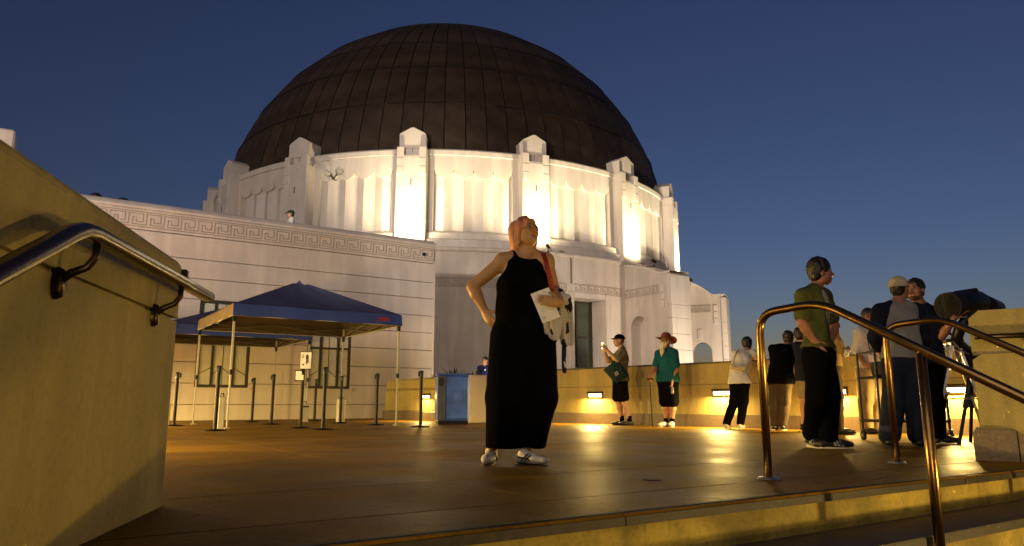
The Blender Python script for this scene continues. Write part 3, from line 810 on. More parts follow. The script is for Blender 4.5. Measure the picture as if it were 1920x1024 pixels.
# bays: plain border, frieze with scalloped lower edge over four V-shaped flutes
def bay(k):
    a0 = PH + 22.5 * k + 2.72; a1 = PH + 22.5 * (k + 1) - 2.72; am = 1.15
    b0, b1 = a0 + am, a1 - am; NF = 4
    fl = MB(); angs = []; rad = []
    for i in range(NF):
        for j in range(4):
            f_ = j / 4; angs.append(b0 + (b1 - b0) * (i + f_) / NF); rad.append(12.84 + .17 * (1 - abs(2 * f_ - 1)))
    angs.append(b1); rad.append(12.84)
    fl.grid([[cp(r, a, z) for a, r in zip(angs, rad)] for z in (7.44, 10.40)])
    o = fl.build('fluted_panel', 'plaster_drum', obs)
    fz = MB(); N = 56; top = []; bot = []; bck = []
    for q in range(N + 1):
        x = q / N; a = b0 - .02 + (b1 - b0 + .04) * x; f_ = (x * NF) % 1.0
        if q == N: f_ = 1.
        zb = 10.16 - .36 * math.sqrt(max(0., 1 - (2 * f_ - 1) ** 2))
        top.append(cp(13.055, a, 10.74)); bot.append(cp(13.055, a, zb)); bck.append(cp(12.80, a, zb + .03))
    fz.grid([bck, bot, top]); fz.build('scalloped_frieze', 'plaster_drum', o)
    for (x0, x1) in ((a0 - .3, b0), (b1, a1 + .3)):
        g_ = arc(x0, x1, 3)
        m = MB().grid([[cp(13.06, a, z) for a in g_] for z in (7.40, 10.75)]); 
        e = b0 if x1 == b0 else b1
        m.grid([[cp(13.06, e, z), cp(12.80, e, z)] for z in (7.40, 10.40)])
        m.build('border', 'plaster_drum', o)
    # recessed lit strip in the cornice
    return o
for k in range(-4, 5): bay(k)
# twin security floodlight on the drum
sa = -16.6
st = MB().tube([cp(13.05, sa, 9.82), cp(13.22, sa, 9.80), cp(13.28, sa - .55, 10.02)], .03, 8).tube([cp(13.22, sa, 9.80), cp(13.28, sa + .75, 10.05)], .03, 8)
so = thing('twin_floodlight', 'pair of unlit floodlight heads on a bracket high on the drum', 'floodlight', tuple(cp(13.3, sa, 9.8)))
st.build('bracket', 'black_metal', so)
for (da, z) in ((-.9, 10.06), (.95, 10.10)):
    MB().lathe([(0, 0), (.09, .01), (.13, .12), (.15, .3), (0, .3)], (0, 0, 0), 14)
    h = MB().tube([cp(13.25, sa + da * .75, z), cp(13.35, sa + da * 1.25, z + .02), cp(13.4, sa + da * 1.6, z + .03)], [.08, .13, .14], 12)
    h.build('lamp_head', 'white_plastic', so)

# ------------------------------------------------------------------ dome
DC = Vector((AX[0], AX[1], 9.39)); DR = 12.8
MB().lathe([(DR * .997 * math.cos(R_(e)), 9.39 + DR * .997 * math.sin(R_(e))) for e in [4 + 86 * k / 40 for k in range(41)]], (*AX, 0), 168).build('dome', 'copper_seam', obs, smooth=True)
dome = bpy.data.objects['dome']
rowz = [6.5, 18.9, 29.7, 39.8, 49.8, 60., 70.]
NS = 84; seen = []
def dome_pt(e, a, r=DR): return Vector((r * math.cos(R_(e)) * math.sin(R_(a)), -r * math.cos(R_(e)) * math.cos(R_(a)), r * math.sin(R_(e))))
for i in range(6):
    e0, e1 = rowz[i] + .16, rowz[i + 1] - .16; h = 180 / NS; hw = h - .155 / max(.25, math.cos(R_(e0)))*.9
    m = MB(); rr = []
    es = [e0 + (e1 - e0) * q / 3 for q in range(4)]; As = [-hw, 0, hw]
    m.grid([[dome_pt(e, a, DR + .012) for a in As] for e in es])
    m.grid([[dome_pt(es[0], a, r) for a in As] for r in (DR - .04, DR + .012)]); m.grid([[dome_pt(es[-1], a, r) for a in As[::-1]] for r in (DR - .04, DR + .012)])
    m.grid([[dome_pt(e, As[0], r) for e in es[::-1]] for r in (DR - .04, DR + .012)]); m.grid([[dome_pt(e, As[-1], r) for e in es] for r in (DR - .04, DR + .012)])
    me = m.mesh('copper_panel', 'copper')
    back = MB()
    for k in range(NS):
        a = k * 360 / NS + 1.9; a = (a + 180) % 360 - 180
        if abs(a - 4) < 107 - 1.0 * i and len(seen) < 299:
            o = bpy.data.objects.new('copper_panel', me); COL.objects.link(o); o.parent = dome
            o.location = DC - Vector((AX[0], AX[1], 0)) ; o.rotation_euler = (0, 0, R_(a)); seen.append(o)
        else: back.add([Matrix.Rotation(R_(a), 3, 'Z') @ Vector(v) + DC for v in m.v], m.f)
    if back.v:
        b = back.build('copper_panels_behind', 'copper', dome); b['kind'] = 'stuff'
# standing ribs over the ring joints
for e in rowz[1:-1]:
    m = MB(); pts = [DC + dome_pt(e, a, DR + .02) for a in range(0, 361, 3)]
    m.tube(pts, .035, 6, cap=False); m.build('ring_seam', 'copper_seam', dome)

# floodlights at the feet of the lit piers
def pier_flood(k, energy, lab):
    a = PH + 22.5 * k; n = cnorm(a); t = cnorm(a + 90)
    b = cp(14.75 if k < 3 else 14.2, a, 6.40)
    th_ = thing('pier_floodlight', lab, 'floodlight', tuple(b), group='small floodlights at the foot of the drum piers')
    MB().lathe([(0, .0), (.07, 0), (.07, .03), (.03, .04)], tuple(b), 12).tube([b + Vector((0, 0, .02)), b - n * .8 + Vector((0, 0, .06))], .02, 8).tube([b + Vector((0, 0, .02)), b + Vector((0, 0, .20))], .02, 8).build('stem', 'bronze_dark', th_)
    MB().tube([b + Vector((0, 0, .18)) + n * .10, b + Vector((0, 0, .24)), b + Vector((0, 0, .31)) - n * .07], [.05, .07, .08], 12).build('lamp_head', 'bronze_dark', th_)
    lamp('pier_spot', 'SPOT', b + Vector((0, 0, .36)) + n * .02, energy, (1., .80, .50), th_, cp(13.45, a, 9.4), .12, None, 132, 1.)
for k, lab in ((0, 'small floodlight at the foot of the brightly lit pier left of the woman'), (1, 'small floodlight behind the woman at the foot of the lit pier'),
               (2, 'small floodlight at the foot of the lit pier above the dark window'), (3, 'small floodlight at the foot of the rightmost lit pier')):
    pier_flood(k, 260., lab)
# low dark things poking over the roof edge at the far left
for s_, o_, z_, w_ in ((-9.05, -.6, 5.40, 'left'), (-8.45, -.6, 5.37, 'right')):
    q = wp(s_, z_, o_); tag(MB().ball((0, 0, 0), (.14, .14, .10), 12, 8).build('roof_lamp', 'black_metal', None), w_ + ' one of two dark rounded objects peeping over the roof edge', 'roof lamp', 'dark objects on the roof edge')
    bpy.context.scene.objects[-1].location = q

# two assumed ground floods on the grass beyond the parapet, out of sight behind it; the third is an added fill
for (p, q, en, lab) in (((8.9, 26.4, -1.0), (7.0, 29.7, 3.6), 260., 'assumed ground floodlight on the grass in front of the end pier of the buttress'), ((12.4, 30.6, -1.0), (11.0, 35.6, 4.2), 420., 'assumed ground floodlight on the grass in front of the far arched buttress'),
                       ((.6, 19.6, .32), (-1.6, 28.6, 2.6), 70., 'added ground floodlight behind the parapet, filling the shadow on the lower rotunda wall')):
    zg = -7 if p[2] < 0 else 0.
    t = thing('added_ground_floodlight', lab, 'floodlight', (p[0], p[1], zg), group='added ground floodlights beyond the parapet')
    d = (Vector(q) - Vector(p)).normalized()
    MB().tube([(p[0], p[1], zg), (p[0], p[1], p[2] - .1)], .05, 8).build('stake', 'black_metal', t)
    MB().tube([Vector(p) - d * .25, Vector(p) - d * .05], [.10, .15], 14).build('lamp_head', 'black_metal', t)
    lamp('added_ground_spot', 'SPOT', p, en, (1., .80, .60), t, q, .1, None, 62 if p[0] > 2 else 120, .35 if p[0] > 2 else .9)
# ================================================================== THINGS ON THE TERRACE
# ---- pop-up canopies
def canopy(label, FL, sx, sy, zt, peak, logo):
    """FL = nearest left corner; sx along the building front, sy away from the camera"""
    t = thing('pop_up_canopy', label, 'canopy', (*FL, 0), group='blue pop-up canopies')
    U = Vector((UX, UY, 0)); V = Vector((-UY, UX, 0)); o = Vector((*FL, 0))
    P = lambda s_, v, z: o + U * s_ + V * v + Vector((0, 0, z))
    vz = .20
    # four roof panels, slightly slack, with a vent cap on top
    cn = [(0, 0), (sx, 0), (sx, sy), (0, sy)]; cx, cy = sx / 2, sy / 2
    for i in range(4):
        a, b = cn[i], cn[(i + 1) % 4]; rows = []
        for r in range(9):
            f_ = r / 8 * .90; row = []
            for c in range(11):
                g = c / 10; ex, ey = a[0] + (b[0] - a[0]) * g, a[1] + (b[1] - a[1]) * g
                sag = -.06 * math.sin(math.pi * min(1, f_ * 1.05)) * math.sin(math.pi * g) + .012 * math.sin(17 * g + 5 * f_ + i)*math.sin(math.pi * g)
                row.append(P(ex + (cx - ex) * f_, ey + (cy - ey) * f_, zt + (peak - zt) * f_ + sag))
            rows.append(row)
        MB().grid(rows).build('roof_panel', 'tent_roof', t, smooth=True)
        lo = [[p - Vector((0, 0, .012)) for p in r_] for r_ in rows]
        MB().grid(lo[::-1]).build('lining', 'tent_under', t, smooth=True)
        rows = []
        for z in (zt + .004, zt - .06, zt - .13, zt - vz):
            row = []
            for c in range(25):
                g = c / 24; ex, ey = a[0] + (b[0] - a[0]) * g, a[1] + (b[1] - a[1]) * g
                out = Vector((b[1] - a[1], -(b[0] - a[0]), 0)).normalized(); w = (zt - z) / vz
                wob = .012 * math.sin(g * 21 + i) * w + .012 * w
                q = P(ex, ey, z - .008 * math.sin(g * math.pi)); q += (U * out.x + V * out.y) * wob; row.append(q)
            rows.append(row)
        MB().grid(rows[::-1]).build('valance', 'tan_valance' if (i == 3 and logo) else 'tent_blue', t, smooth=True)
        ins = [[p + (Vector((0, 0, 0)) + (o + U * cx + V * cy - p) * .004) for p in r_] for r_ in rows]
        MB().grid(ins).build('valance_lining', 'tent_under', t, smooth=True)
    # vent cap
    m = MB(); h = .36; zc = peak - (peak - zt) * .80
    for i in range(4):
        a, b = [(-h, -h), (h, -h), (h, h), (-h, h)][i], [(-h, -h), (h, -h), (h, h), (-h, h)][(i + 1) % 4]
        m.add([P(cx + a[0], cy + a[1], zc + .035 + (.05 if i in (0, 1) else 0) * 0), P(cx + b[0], cy + b[1], zc + .035), P(cx, cy, peak + .02)], [(0, 1, 2)])
    m.build('vent_cap', 'tent_roof', t)
    # frame: legs, edge bars, scissor trusses
    for i, (a, b) in enumerate(cn):
        ix, iy = (.035 if a == 0 else -.035), (.035 if b == 0 else -.035)
        lg = MB(); lg.box(P(a + ix, b + iy, zt / 2 + .45), (.032, .032, zt - .92), U); lg.box(P(a + ix, b + iy, .46), (.025, .025, .92), U); lg.box(P(a + ix, b + iy, .006), (.09, .09, .012), U)
        l_ = lg.build('leg', 'white_metal', t)
        MB().cbox(P(a + ix, b + iy, .93), (.05, .05, .085), .008, U).build('knob', 'black_metal', l_)
        MB().cbox(P(a + ix, b + iy, zt - vz - .05), (.055, .055, .11), .008, U).build('corner_bracket', 'black_metal', l_)
    for i in range(4):
        a, b = cn[i], cn[(i + 1) % 4]; m = MB(); n = 2
        for k in range(n):
            p0 = (a[0] + (b[0] - a[0]) * k / n, a[1] + (b[1] - a[1]) * k / n); p1 = (a[0] + (b[0] - a[0]) * (k + 1) / n, a[1] + (b[1] - a[1]) * (k + 1) / n)
            i0 = 0; _u = [(.07 if q == 0 else -.07 if q in (sx, sy) and q > 0 and ax_ == (0 if q == sx else 1) else 0) for ax_, q in enumerate(p0)]; qa = (min(max(p0[0], .07), sx - .07), min(max(p0[1], .07), sy - .07)); qb = (min(max(p1[0], .07), sx - .07), min(max(p1[1], .07), sy - .07))
            m.tube([P(*qa, zt - .03), P(*qb, zt - .20)], .010, 6); m.tube([P(*qa, zt - .20), P(*qb, zt - .03)], .010, 6)
        m.build('truss', 'grey_metal', t)
        MB().tube([P(*a, zt - vz - .004), P(*b, zt - vz - .004)], .008, 6).build('hem_bar', 'white_metal', t)
    if logo:
        m = MB(); q = lambda s_, z: P(s_, -.03, z)
        # small red mark on the valance: bold angular letters too small to read
        for k in range(5):
            s0 = sx - .52 + k * .052; h_ = (.03, .055, .045, .06, .035)[k]
            m.add([q(s0, zt - .09 - h_ / 2), q(s0 + .034, zt - .09 - h_ / 2), q(s0 + .046, zt - .09 + h_ / 2), q(s0 + .012, zt - .09 + h_ / 2)], [(0, 1, 2, 3)])
        m.add([q(sx - .53, zt - .136), q(sx - .26, zt - .136), q(sx - .255, zt - .126), q(sx - .525, zt - .126)], [(0, 1, 2, 3)])
        m.build('printed_mark', 'red', t)
    return t
MAT['tan_valance'] = M('tan_valance', (.17, .13, .075), .8, bump=.1, bscale=8)
MAT['grey_panel'] = M('grey_panel', (.055, .065, .10), .5, var=.3)
MAT['patch'] = M('faded_print', (.065, .145, .53), .5, var=.4, scale=9)
canopy('blue pop-up canopy nearest the camera with a red mark on its valance', (-4.74, 12.25), 3.12, 3.05, 2.09, 2.83, True)
canopy('second blue pop-up canopy standing behind and left of the first', (-7.15, 14.75), 3.12, 2.75, 2.03, 2.62, False)

# ---- queue posts
def make_stanchion():
    t = thing('queue_post', '', 'queue post', (0, 0, 0), 0, 'bronze queue posts on round bases')
    MB().lathe([(0, .030), (.05, .030), (.10, .022), (.165, .012), (.17, .0)], (0, 0, 0), 22).build('base', 'stanchion', t, smooth=True, world=False)
    MB().lathe([(.030, .02), (.030, .86)], (0, 0, 0), 14).build('post', 'stanchion', t, smooth=True, world=False)
    MB().lathe([(0, .985), (.030, .985), (.036, .975), (.036, .86), (.030, .85)], (0, 0, 0), 14).build('belt_head', 'black_metal', t, smooth=True, world=False)
    MB().cbox((0, -.045, .925), (.055, .035, .085), .008).build('belt_clip', 'black_metal', t, world=False)
    return t
spots = [(-4.52, 11.28, 0, 'queue post nearest the left wall, in front of the first canopy leg'),
         (-7.35, 19.30, 40, 'queue post by the wall under the left window'),
         (-5.88, 16.72, -60, 'queue post between the two canopies, left of the middle one'),
         (-4.76, 14.64, -80, 'queue post under the canopy, right of centre'),
         (-3.56, 12.47, 20, 'queue post carrying two framed notices'),
         (-2.99, 11.73, 10, 'queue post in front of the right window, closest to the camera'),
         (-2.62, 14.28, -70, 'queue post with its clip to the left, standing right of the canopy middle'),
         (-1.61, 13.02, -85, 'queue post beside the right front canopy leg, near the blue bin'),
         (-6.22, 13.62, 90, 'queue post half hidden by the left stair wall'),
         (-4.70, 17.6, 0, 'queue post at the right window behind a white weight box'),
         (-3.62, 15.6, 0, 'queue post beside the tall white weight box')]
st0 = make_stanchion()
for i, (x, y, a, lab) in enumerate(spots):
    if i == 0:
        st0.location = (x, y, 0); st0.rotation_euler = (0, 0, R_(a)); st0['label'] = lab
    else: dup(st0, (x, y, 0), R_(a), lab)
# notices on the post
sg = thing('framed_notice', 'framed white notice with a dark figure, upper of the two on the queue post', 'sign', (-3.56, 12.43, 1.0))
yaw = (1, .16, 0)
MB().cbox((-3.50, 12.40, 1.13), (.20, .02, .30), .006, yaw).build('frame', 'black_metal', sg)
MB().box((-3.50, 12.387, 1.13), (.178, .006, .278), yaw).build('sheet', 'paper', sg)
m = MB()
def on_sheet(dx, dz): v = Vector(yaw).normalized(); return Vector((-3.50, 12.3828, 1.13)) + v * dx * .8 + Vector((0, 0, dz * .85))
def blob(m_, pts): m_.add([on_sheet(*p) for p in pts], [tuple(range(len(pts)))])
blob(m, [(.00, .02), (.055, .02), (.055, .09), (.03, .125), (.00, .10)]); blob(m, [(.005, -.075), (.03, -.075), (.03, .018), (.005, .018)]); blob(m, [(.032, -.05), (.058, -.05), (.058, .018), (.034, .018)])
blob(m, [(-.07, -.10), (-.03, -.10), (-.03, -.07), (-.07, -.07)])
for k in range(3): blob(m, [(-.09, .10 - k * .028), (-.035, .10 - k * .028), (-.035, .112 - k * .028), (-.09, .112 - k * .028)])
m.build('print', 'ink', sg)
sg = thing('framed_notice', 'smaller black framed notice, lower of the two on the queue post', 'sign', (-3.60, 12.43, .8))
MB().cbox((-3.60, 12.42, .875), (.17, .02, .19), .006, yaw).build('frame', 'black_metal', sg); MB().box((-3.60, 12.407, .875), (.13, .006, .15), yaw).build('sheet', 'paper', sg)
# weight boxes of the canopy legs
def weight(label, x, y, w, h, lean=0):
    t = thing('leg_weight', label, 'weight box', (x, y, 0), group='white weights on the canopy legs')
    MB().cbox((x, y, h / 2), (w, w * .8, h), .015, (UX, UY, 0)).build('body', 'white_plastic', t)
    MB().tube([(x - w * .25, y, h - .01), (x - w * .2, y, h + .05), (x + w * .2, y, h + .05), (x + w * .25, y, h - .01)], .012, 6).build('handle', 'black_metal', t)
weight('white canopy weight box in the middle, with a black strap', -4.60, 16.35, .16, .40)
MB_s = MB().box((-4.60, 16.34, .34), (.175, .14, .03), (UX, UY, 0)); MB_s.build('strap', 'black_metal', bpy.data.objects['leg_weight'])
weight('taller white canopy weight box right of the middle', -3.70, 15.95, .16, .50)
weight('grey white weight box half hidden by the left stair wall', -6.55, 13.9, .20, .42)
weight('white weight at the foot of the nearest left canopy leg', -4.73, 12.0, .11, .52)

# ---- blue bin enclosure
bb = thing('recycling_bin', 'blue wrapped bin enclosure with a dark round opening, against the low wall', 'bin', (-1.23, 14.75, 0), 0)
ba = Vector((.985, .17, 0)).normalized(); bn = Vector((ba.y, -ba.x, 0)); bc = Vector((-1.20, 14.82, 0))
def bp(x, o, z): return bc + ba * x + bn * o + Vector((0, 0, z))
MB().cbox(bp(0, 0, .52), (.66, .52, .90), .05, ba).build('cabinet', 'blue_bin', bb)
MB().cbox(bp(0, 0, .035), (.60, .48, .07), .01, ba).build('plinth', 'black_metal', bb)
MB().cbox(bp(-.245, .262, .52), (.15, .03, .86), .012, ba).build('end_panel', 'grey_panel' if 'grey_panel' in MAT else 'black_metal', bb)
m = MB(); cs = []
for k in range(16): cs.append(bp(-.245 + .06 * math.cos(k * math.pi / 8), .2795, .83 + .085 * math.sin(k * math.pi / 8)))
m.extrude(cs, -bn * .001).build('opening', 'rubber', bb)
MB().cbox(bp(0, 0, .985), (.68, .54, .03), .012, ba).build('lid', 'blue_bin', bb)
MB().box(bp(-.155, .2625, .52), (.008, .012, .84), ba).build('door_seam', 'black_metal', bb)
MB().add([bp(.0, .2615, .45), bp(.16, .2615, .43), bp(.17, .2615, .60), bp(.02, .2615, .63)], [(0, 1, 2, 3)]).build('faded_patch', 'patch', bb) if 'patch' in MAT else None

# ---- stepladder
def ladder():
    t = thing('stepladder', 'aluminium stepladder standing beside the telescope', 'stepladder', (4.72, 7.9, 0))
    a = Vector((.93, -.36, 0)).normalized(); b = Vector((.36, .93, 0)).normalized(); c = Vector((4.70, 7.75, 0))
    P = lambda x, y, z: c + a * x + b * y + Vector((0, 0, z))
    def rail(x0, y0, x1, y1, z1): return MB().extrude([P(x0 - .012, y0 - .03, 0), P(x0 + .012, y0 - .03, 0), P(x0 + .012, y0 + .03, 0), P(x0 - .012, y0 + .03, 0)], P(x1, y1, z1) - P(x0, y0, 0))
    # seen from the side: front pair to the left, rear pair to the right
    for s_ in (-.20, .20): rail(-.30, s_, -.02, s_ * .7, 1.04).build('side_rail', 'alu', t)
    for s_ in (-.18, .18): rail(.26, s_, .03, s_ * .7, 1.02).build('rear_leg', 'alu', t)
    for k in range(1, 4):
        f_ = k / 4; x = -.30 + .28 * f_; MB().cbox(P(x + .02, 0, 1.04 * f_), (.09, .36 - .1 * f_, .025), .005, a).build('step', 'alu', t)
    MB().cbox(P(0, 0, 1.06), (.16, .32, .04), .008, a).build('top_cap', 'black_metal', t)
    for s_ in (-.16, .16): MB().tube([P(-.18, s_, .46), P(.16, s_, .46)], .008, 6).build('spreader', 'alu', t)
    for (x, s_) in ((-.30, -.2), (-.30, .2), (.26, -.18), (.26, .18)): MB().cbox(P(x, s_, .012), (.04, .07, .024), .006, a).build('foot', 'rubber', t)
ladder()
# ---- telescope on its tripod
def telescope():
    t = thing('telescope', 'large black telescope on a tripod mount, tilted beside the right pedestal', 'telescope', (4.95, 7.75, 0))
    def at2(px, py, Y): return at(px, py, Y)
    Y = 7.7
    A = at(1790, 573, Y - .14); B = at(1832, 568, Y + .06); C = at(1870, 580, Y + .24)
    d = (B - A).normalized()
    MB().tube([A - d * .01, A + d * .02, A + d * .20, B + d * .0, B + d * .03], [.128, .138, .138, .132, .12], 28).build('tube', 'black_metal', t, smooth=True)
    MB().tube([A + d * .01, A - d * .13, A - d * .13, A - d * .01], [.145, .145, .134, .132], 28, cap=False).build('dew_shield', 'rubber', t)
    MB().tube([A - d * .004, A - d * .002], [.128, .128], 28).build('corrector_plate', 'dark_glass', t)
    MB().tube([B + d * .02, C], [.115, .09], 20).tube([C, C + d * .03], [.09, .07], 20).build('rear_cell', 'black_metal', t, smooth=True)
    MB().tube([at(1790, 552, Y - .1) , at(1830, 545, Y - .02)], [.035, .03], 12).tube([at(1798, 548, Y), at(1812, 556, Y)], .02, 8).build('finder_scope', 'rubber', t)
    MB().tube([C, at(1874, 566, Y + .2)], .03, 10).build('eyepiece', 'black_metal', t)
    # fork arms and base
    F0 = at(1812, 596, Y - .2); F1 = at(1792, 640, Y - .1); F2 = at(1816, 664, Y)
    MB().tube([at(1802, 575, Y - .2), F0, at(1800, 616, Y - .2), F1, F2], [.03, .05, .055, .06, .07], 10).build('fork_arm', 'black_metal', t, smooth=True)
    MB().tube([at(1822, 590, Y - .14), at(1838, 600, Y - .10)], .02, 8).build('polished_edge', 'alu', t)
    MB().tube([at(1786, 640, Y - .2), at(1800, 656, Y - .2), at(1816, 664, Y - .17)], .010, 8).build('polished_edge', 'alu', t)
    hub = Vector((F2.x + .03, F2.y, F2.z - .10))
    MB().tube([F2, hub], [.09, .08], 14).build('tripod_head', 'black_metal', t)
    for k, (dx, dy) in enumerate(((-.34, -.18), (.10, .34), (.36, -.12))):
        e = Vector((hub.x + dx, hub.y + dy, .0)); MB().tube([hub, hub + (e - hub) * .55], .028, 8).tube([hub + (e - hub) * .5, e], .018, 8).build('leg', 'black_metal', t)
    MB().tube([hub - Vector((0, 0, .05)), hub - Vector((0, 0, .35))], .02, 8).build('centre_post', 'black_metal', t)
# ---- rolling equipment cart behind the railings
def cart():
    t = thing('equipment_cart', 'black rolling equipment cart behind the man in the raglan shirt', 'cart', (4.0, 7.9, 0))
    Y = 8.1
    x0, x1 = at(1643, 700, Y).x, at(1770, 700, Y).x
    for x in (x0, x1):
        for dy in (0, .42):
            MB().tube([(x, Y + dy, .09), (x, Y + dy, .98)], .014, 8).build('upright', 'black_metal', t)
            w = MB().tube([(x - .012, Y + dy, .055), (x + .012, Y + dy, .055)], .055, 16).build('caster', 'rubber', t)
            MB().tube([(x - .016, Y + dy, .055), (x + .016, Y + dy, .055)], .022, 10).build('hub', 'alu', w)
            MB().box((x, Y + dy, .115), (.05, .04, .03)).build('caster_fork', 'alu', t)
    for z in (.22, .70): MB().cbox(((x0 + x1) / 2, Y + .21, z), (x1 - x0 + .03, .46, .03), .008).build('shelf', 'black_metal', t)
    MB().tube([(x0, Y, .98), (x0, Y + .42, .98)], .014, 8).tube([(x1, Y, .98), (x1, Y + .42, .98)], .014, 8).build('handle', 'black_metal', t)
    MB().cbox(((x0 + x1) / 2 - .1, Y + .2, .80), (.34, .28, .16), .02).build('case', 'rubber', t)
def at(px, py, Y):
    """point on the sight line through a picture position, at distance Y"""
    u = (px - 960) / 1360.; v = -(py - 512) / 1360.; tl = R_(10.171)
    r = Vector((u, math.cos(tl) - v * math.sin(tl), math.sin(tl) + v * math.cos(tl)))
    return Vector((0, 0, EYE)) + r * (Y / r.y)
telescope(); cart()
# ================================================================== PEOPLE
MAT['skin'] = M('skin', (.40, .22, .12), .5, var=.06, scale=9, bump=.03)
MAT['skin_ruddy'] = M('skin_ruddy', (.34, .15, .085), .5, var=.08, scale=9, bump=.03)
MAT['lip'] = M('lip', (.34, .12, .09), .45)
MAT['eye_white'] = M('eye_white', (.36, .31, .26), .3, var=.02)
MAT['iris'] = M('iris', (.02, .012, .008), .15)
def cloth(name, col, rough=.85, var=.10, scale=12, bump=.12, spec=.12): MAT[name] = M(name, col, rough, var=var, scale=scale, bump=bump, bscale=55, spec=spec)
cloth('black_cloth', (.0035, .0035, .004), .95, bump=.05, spec=.02); cloth('olive_cloth', (.075, .085, .025)); cloth('navy_cloth', (.012, .014, .026)); cloth('teal_cloth', (.008, .085, .10))
cloth('khaki_cloth', (.28, .21, .10)); cloth('white_cloth', (.58, .56, .52)); cloth('grey_cloth', (.25, .24, .22)); cloth('denim', (.018, .024, .045)); cloth('cuff', (.06, .07, .09))
cloth('brown_cloth', (.06, .042, .022)); cloth('drab_cloth', (.13, .115, .06)); cloth('cream_cloth', (.55, .47, .30)); cloth('tan_cloth', (.30, .20, .07)); cloth('green_bag', (.018, .04, .032))
cloth('rust_cloth', (.20, .055, .03)); cloth('blue_cloth', (.015, .02, .09))
MAT['hair_dark'] = M('hair_dark', (.012, .009, .008), .5, var=.4, scale=30, bump=.3, bscale=60, stretch=(1, 1, .15))
MAT['hair_pink'] = M('hair_pink', (.60, .25, .11), .42, var=.62, scale=15, bump=.35, bscale=60, stretch=(1, 1, .12))
MAT['hair_white'] = M('hair_white', (.62, .52, .36), .7, var=.2, scale=30, bump=.4, bscale=50, stretch=(1, 1, .15))
MAT['beard_brown'] = M('beard_brown', (.05, .025, .012), .7, var=.4, scale=40, bump=.3)
MAT['shoe_white'] = M('shoe_white', (.58, .56, .48), .5); MAT['shoe_black'] = M('shoe_black', (.012, .011, .011), .5); MAT['sole_white'] = M('sole_white', (.60, .55, .42), .6)
MAT['screen'] = M('lit_screen', (.8, .7, .4), .3, emit=(1., .78, .36), es=.9); MAT['red_led'] = M('red_led', (.6, .02, .02), .4, emit=(1., .05, .04), es=.12)
MAT['gold'] = M('gold_wire', (.5, .33, .14), .3, metal=.9)
MAT['print_white'] = M('white_print', (.34, .36, .28), .8)
def N3(v): return np.array((v[0], v[1], v[2]), dtype=np.float64)
def unit(v): v = N3(v); return v / max(1e-9, np.linalg.norm(v))

